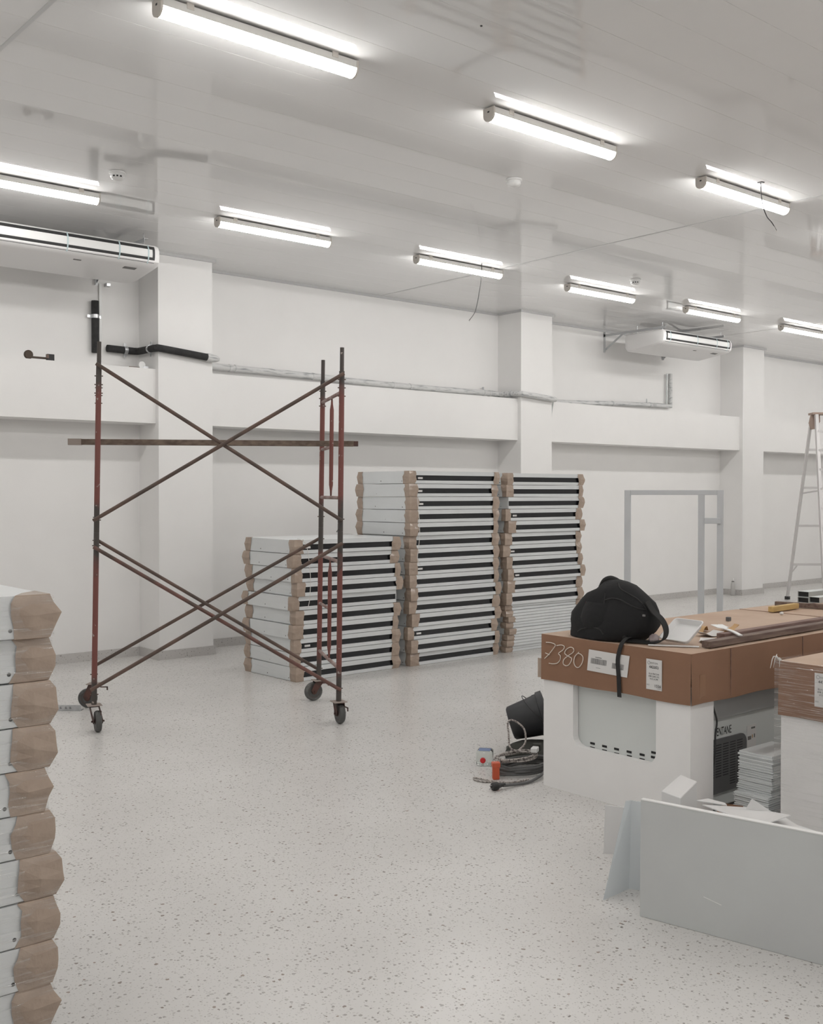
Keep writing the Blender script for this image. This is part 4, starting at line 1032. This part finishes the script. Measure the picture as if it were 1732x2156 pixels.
# ------------------------------------------------------------------ cables, bucket and jar left of the freezer
bk = thing('bucket', 'dark grey plastic bucket tipped over behind the freezer', 'bucket', (4.95, 4.72, 0))
axis = Vector((.66, -.66, .30)).normalized()
T = Matrix.Translation((4.955, 4.86, .168)) @ axis.to_track_quat('Z', 'Y').to_matrix().to_4x4() @ Matrix.Scale(.93, 4)
MB().lathe([(.001, 0), (.105, 0), (.118, .012), (.142, .20), (.146, .20), (.147, .225), (.158, .228), (.160, .27), (.150, .272), (.146, .22), (.115, .02), (.001, .016)], 36, T).build('pail', 'bucket', bk, smooth=40)
MB().tube([T @ Vector((.161*cos(q), .161*sin(q), .235-.10*sin((q+.2)/(pi+.4)*pi))) for q in [-.2+(pi+.4)*i/12 for i in range(13)]], .003, 6).build('handle', 'cable', bk, smooth=50)
# cloth heap supporting it
s = MB(); rnd = random.Random(21); c = Vector((4.95, 4.64, 0))
for zz, rr in ((0, .17), (.035, .18), (.065, .15), (.085, .08)):
    s.v += [c+Vector((cos(2*pi*k/20)*rr*rnd.uniform(.85, 1.1)*1.15, sin(2*pi*k/20)*rr*rnd.uniform(.85, 1.1), zz)) for k in range(20)]
s.f += [(i*20+k, i*20+(k+1)%20, (i+1)*20+(k+1)%20, (i+1)*20+k) for i in range(3) for k in range(20)] + [tuple(range(20))[::-1], tuple(60+k for k in range(20))]
s.build('cloth_bag', 'bag', label='crumpled dark cloth bag under the tipped bucket', cat='bag', smooth=60)
def coil(c, rx, ry, turns, r, m, label, nm, z0, dz, seed, tail=()):
    rnd = random.Random(seed); pts = []
    n = int(turns*14)
    for k in range(n):
        a = 2*pi*k/14; w = 1+rnd.uniform(-.09, .09)
        pts.append(Vector((c[0]+rx*w*cos(a), c[1]+ry*w*sin(a), z0+r+dz*k/n+rnd.uniform(0, .004))))
    pts += [Vector(q) for q in tail]
    return MB().tube(pts, r, 7, 3).build(nm, m, label=label, cat='cable' if 'cable' in nm else 'rope', smooth=60)
coil((4.635, 4.42), .20, .115, 5, .0085, 'cableg', 'dark grey extension cable coiled on the floor beside the freezer', 'extension_cable', 0, .05, 3,
     [(4.62, 4.25, .03), (4.47, 4.21, .012), (4.36, 4.215, .012), (4.25, 4.225, .02)])
coil((4.57, 4.43), .15, .09, 4, .006, 'rope', 'speckled pale rope coiled on top of the grey cable', 'rope', .080, .02, 5,
     [(4.60, 4.50, .12), (4.63, 4.555, .20), (4.66, 4.59, .265), (4.70, 4.575, .27), (4.74, 4.53, .22), (4.73, 4.51, .14), (4.66, 4.50, .105)])
MB().tube([(4.29, 4.36, .006), (4.255, 4.40, .006), (4.25, 4.46, .006), (4.28, 4.49, .006), (4.295, 4.43, .006), (4.31, 4.36, .006), (4.36, 4.29, .006), (4.44, 4.265, .006), (4.50, 4.265, .006)], .005, 7, 5).build('rope', 'rope', label='loop of thin speckled rope lying at the orange socket', cat='rope', smooth=60)
t = thing('orange_socket', 'orange extension socket lying against the coiled cable', 'socket', (4.368, 4.402, 0))
T = Matrix.Translation((4.368, 4.402, .0)) @ Matrix.Rotation(rad(-35), 4, 'Z')
MB().box(-.02, .02, -.02, .02, .0, .09, T).build('housing', 'orange', t, bevel=.006)
MB().box(-.024, .024, -.023, .023, .072, .10, T).build('collar', 'orange', t, bevel=.004)
t = thing('black_plug', 'black mains plug at the end of the grey cable', 'plug', (4.20, 4.225, 0))
T = Matrix.Translation((4.215, 4.232, .024)) @ Matrix.Rotation(rad(-8), 4, 'Z') @ Matrix.Rotation(pi/2, 4, 'Y')
MB().lathe([(.018, -.04), (.023, -.034), (.023, -.005), (.016, .004), (.010, .03), (.009, .05)], 16, T).build('plug_body', 'black', t, smooth=40)
MB().tube([T @ Vector((.009, 0, -.06)), T @ Vector((.009, 0, -.04))], .0024, 6).tube([T @ Vector((-.009, 0, -.06)), T @ Vector((-.009, 0, -.04))], .0024, 6).build('pins', 'galv', t)
t = thing('grey_plug', 'white and grey two-pin adaptor on the coiled rope', 'plug', (4.66, 4.36, .1))
MB().box(-.03, .03, -.02, .02, 0, .03, Matrix.Translation((4.655, 4.36, .122)) @ Matrix.Rotation(rad(30), 4, 'Z')).build('body', 'white', t, bevel=.006)
MB().box(.03, .075, -.026, .026, -.002, .04, Matrix.Translation((4.655, 4.36, .122)) @ Matrix.Rotation(rad(30), 4, 'Z')).build('base', 'bag', t, bevel=.006)
jr = thing('plastic_jar', 'small clear square jar with a red cap lying on the floor', 'jar', (4.565, 4.685, 0))
T = Matrix.Translation((4.555, 4.685, 0)) @ Matrix.Rotation(rad(-52), 4, 'Z')
MB().box(-.05, .05, -.05, .05, 0, .095, T).build('jar_body', 'clear', jr, bevel=.016, seg=3, smooth=40)
MB().box(-.036, .036, -.05, .02, .0955, .0965, T).build('blue_label', 'blueprint', jr)
MB().lathe([(.017, 0), (.017, .010), (.013, .014)], 18, T @ Matrix.Translation((-.006, -.05, .038)) @ Matrix.Rotation(pi/2, 4, 'X')).build('cap', 'redcap', jr, smooth=40)
MB().box(-.06, .06, -.01, .01, 0, .018, rz_at(4.72, 4.64, 0, rad(-42))).build('metal_offcut', 'galv', label='short metal offcut between the jar and the coiled rope', cat='offcut')

# ------------------------------------------------------------------ steel frame, ladder, bottle, floor profile
fa = _O + (_F + _R*((1321-CXP)/FPX))*9.2; fb = _O + (_F + _R*((1516-CXP)/FPX))*8.95
fa.z = fb.z = 0; d = (fb-fa).normalized(); L2 = (fb-fa).length
fr = thing('tubular_stand', 'grey primed square-tube frame standing free on the floor', 'frame', (fa+fb)/2)
T = Matrix.Translation(fa) @ Matrix.Rotation(math.atan2(d.y, d.x)-rad(0), 4, 'Z'); w = .026
FH = 1.705; xm_ = L2*(1477-1321)/(1516-1321)
for x in (0, xm_, L2): MB().box(x-w, x+w, -w, w, 0, FH-.0 if x != xm_ else FH-.042, T).build('upright', 'primer', fr, bevel=.003)
MB().box(w, L2-w, -w, w, FH-.042, FH, T).build('top_rail', 'primer', fr, bevel=.003)
MB().box(xm_+w, L2-w+.03, -w-.012, -w+.03, FH-.285, FH-.235, T).build('short_rail', 'primer', fr, bevel=.003)

ld = thing('stepladder', 'aluminium stepladder with a tan top cap at the right edge', 'ladder', (15.5, 8.6, 0))
A0 = pZ(1657, 1262, 0)
rt = _R.copy(); tow = Vector((-_F.x, -_F.y, 0)).normalized()
HT = 2.86
RL0, RR0 = A0, A0 + rt*.82
o_ = rt*.11 + tow*1.25
FL0 = A0 + o_; FR0 = FL0 + rt*.78
top = A0 + rt*.14 + tow*.60
RLt, RRt = top + Vector((0,0,HT)), top + rt*.36 + Vector((0,0,HT))
FLt_, FRt_ = top + tow*.10 + rt*.03 + Vector((0,0,HT)), top + tow*.10 + rt*.39 + Vector((0,0,HT))
for a, b in ((RL0, RLt), (RR0, RRt)):
    MB().bar(a+Vector((0,0,.03)), b, .035, .05, tow).build('rear_rail', 'alu', ld)
    MB().box(-.03, .03, -.03, .03, 0, .05, Matrix.Translation(a)).build('rubber_foot', 'black', ld)
for a, b in ((FL0, FLt_), (FR0, FRt_)):
    MB().bar(a+Vector((0,0,.03)), b, .045, .06, tow).build('front_rail', 'alu', ld)
    MB().box(-.03, .03, -.03, .03, 0, .05, Matrix.Translation(a)).build('rubber_foot', 'black', ld)
for z in (.56, 1.17, 1.76, 2.34):
    k = z/HT; MB().bar(RL0.lerp(RLt, k), RR0.lerp(RRt, k), .03, .035).build('rear_crossbar', 'alu', ld)
for i in range(1, 10):
    k = i*.29/HT; MB().bar(FL0.lerp(FLt_, k), FR0.lerp(FRt_, k), .08, .03).build('step', 'alu', ld)
MB().bar(RL0.lerp(RLt, .145), RL0.lerp(RLt, .20)+rt*.10, .012, .02).build('stay', 'alu', ld)
MB().bar(RL0.lerp(RLt, .585), FL0.lerp(FLt_, .60), .012, .022).build('spreader', 'alu', ld)
MB().bar(top-rt*.02+Vector((0,0,HT+.02)), top+rt*.44+Vector((0,0,HT+.02)), .20, .035).build('top_cap', 'tan', ld, bevel=.006)
MB().prism([top-rt*.025+Vector((0,0,HT)), top+rt*.11+Vector((0,0,HT)), top+rt*.115+Vector((0,0,HT-.10)), top+rt*.05+Vector((0,0,HT-.21)), top-rt*.02+Vector((0,0,HT-.22)), top-rt*.05+Vector((0,0,HT-.12))], tow*.03).build('hinge_plate', 'tan', ld)
t = thing('plastic_bottle', 'milky plastic bottle standing on the floor against the right pillar', 'bottle', (15.19, 9.82, 0))
T = Matrix.Translation((15.19, 9.82, 0))
MB().lathe([(.032, 0), (.036, .006), (.036, .15), (.034, .19), (.018, .235), (.013, .25), (.013, .262)], 18, T).build('bottle_body', 'milky', t, smooth=50)
MB().lathe([(.015, .262), (.015, .285)], 14, T).build('bottle_cap', 'white', t, smooth=40)
MB().lathe([(.0225, .222), (.0225, .228), (.0165, .240)], 14, T).build('neck_band', 'inkgrey', t)
# printed steel profile on the floor behind the left castors
t = thing('steel_profile', 'short printed galvanised profile lying on the floor behind the left castors', 'profile', (3.2, 7.95, 0))
a, b = Vector((2.99, 8.13, 0)), Vector((3.30, 7.85, 0)); d = (b-a).normalized(); n_ = Vector((d.y, -d.x, 0))
if n_.y > 0: n_ = -n_
MB().add([a, b, b+Vector((0,0,.045)), a+Vector((0,0,.045)), a-n_*.003, b-n_*.003, b-n_*.003+Vector((0,0,.045)), a-n_*.003+Vector((0,0,.045))], [(0,1,2,3),(7,6,5,4),(0,4,5,1),(1,5,6,2),(2,6,7,3),(3,7,4,0)])\
    .add([a, b, b-n_*.06, a-n_*.06, a+Vector((0,0,.003)), b+Vector((0,0,.003)), b-n_*.06+Vector((0,0,.003)), a-n_*.06+Vector((0,0,.003))], [(0,1,2,3),(7,6,5,4),(0,4,5,1),(1,5,6,2),(2,6,7,3),(3,7,4,0)]).build('channel', 'galv', t)
c = a.lerp(b, .40)+n_*.001+Vector((0,0,.022))
k = MB().tube([c + d*(.012*cos(q*pi/8)) + Vector((0,0,.012*sin(q*pi/8))) for q in range(17)], .002, 5)
for u in (.18, .26, .6, .7, .78):
    q = a.lerp(b, u)+n_*.001+Vector((0,0,.018)); k.bar(q, q+d*.016, .001, .004); k.bar(q+Vector((0,0,.01)), q+d*.014+Vector((0,0,.01)), .001, .004)
k.build('stamped_print', 'ink', t)
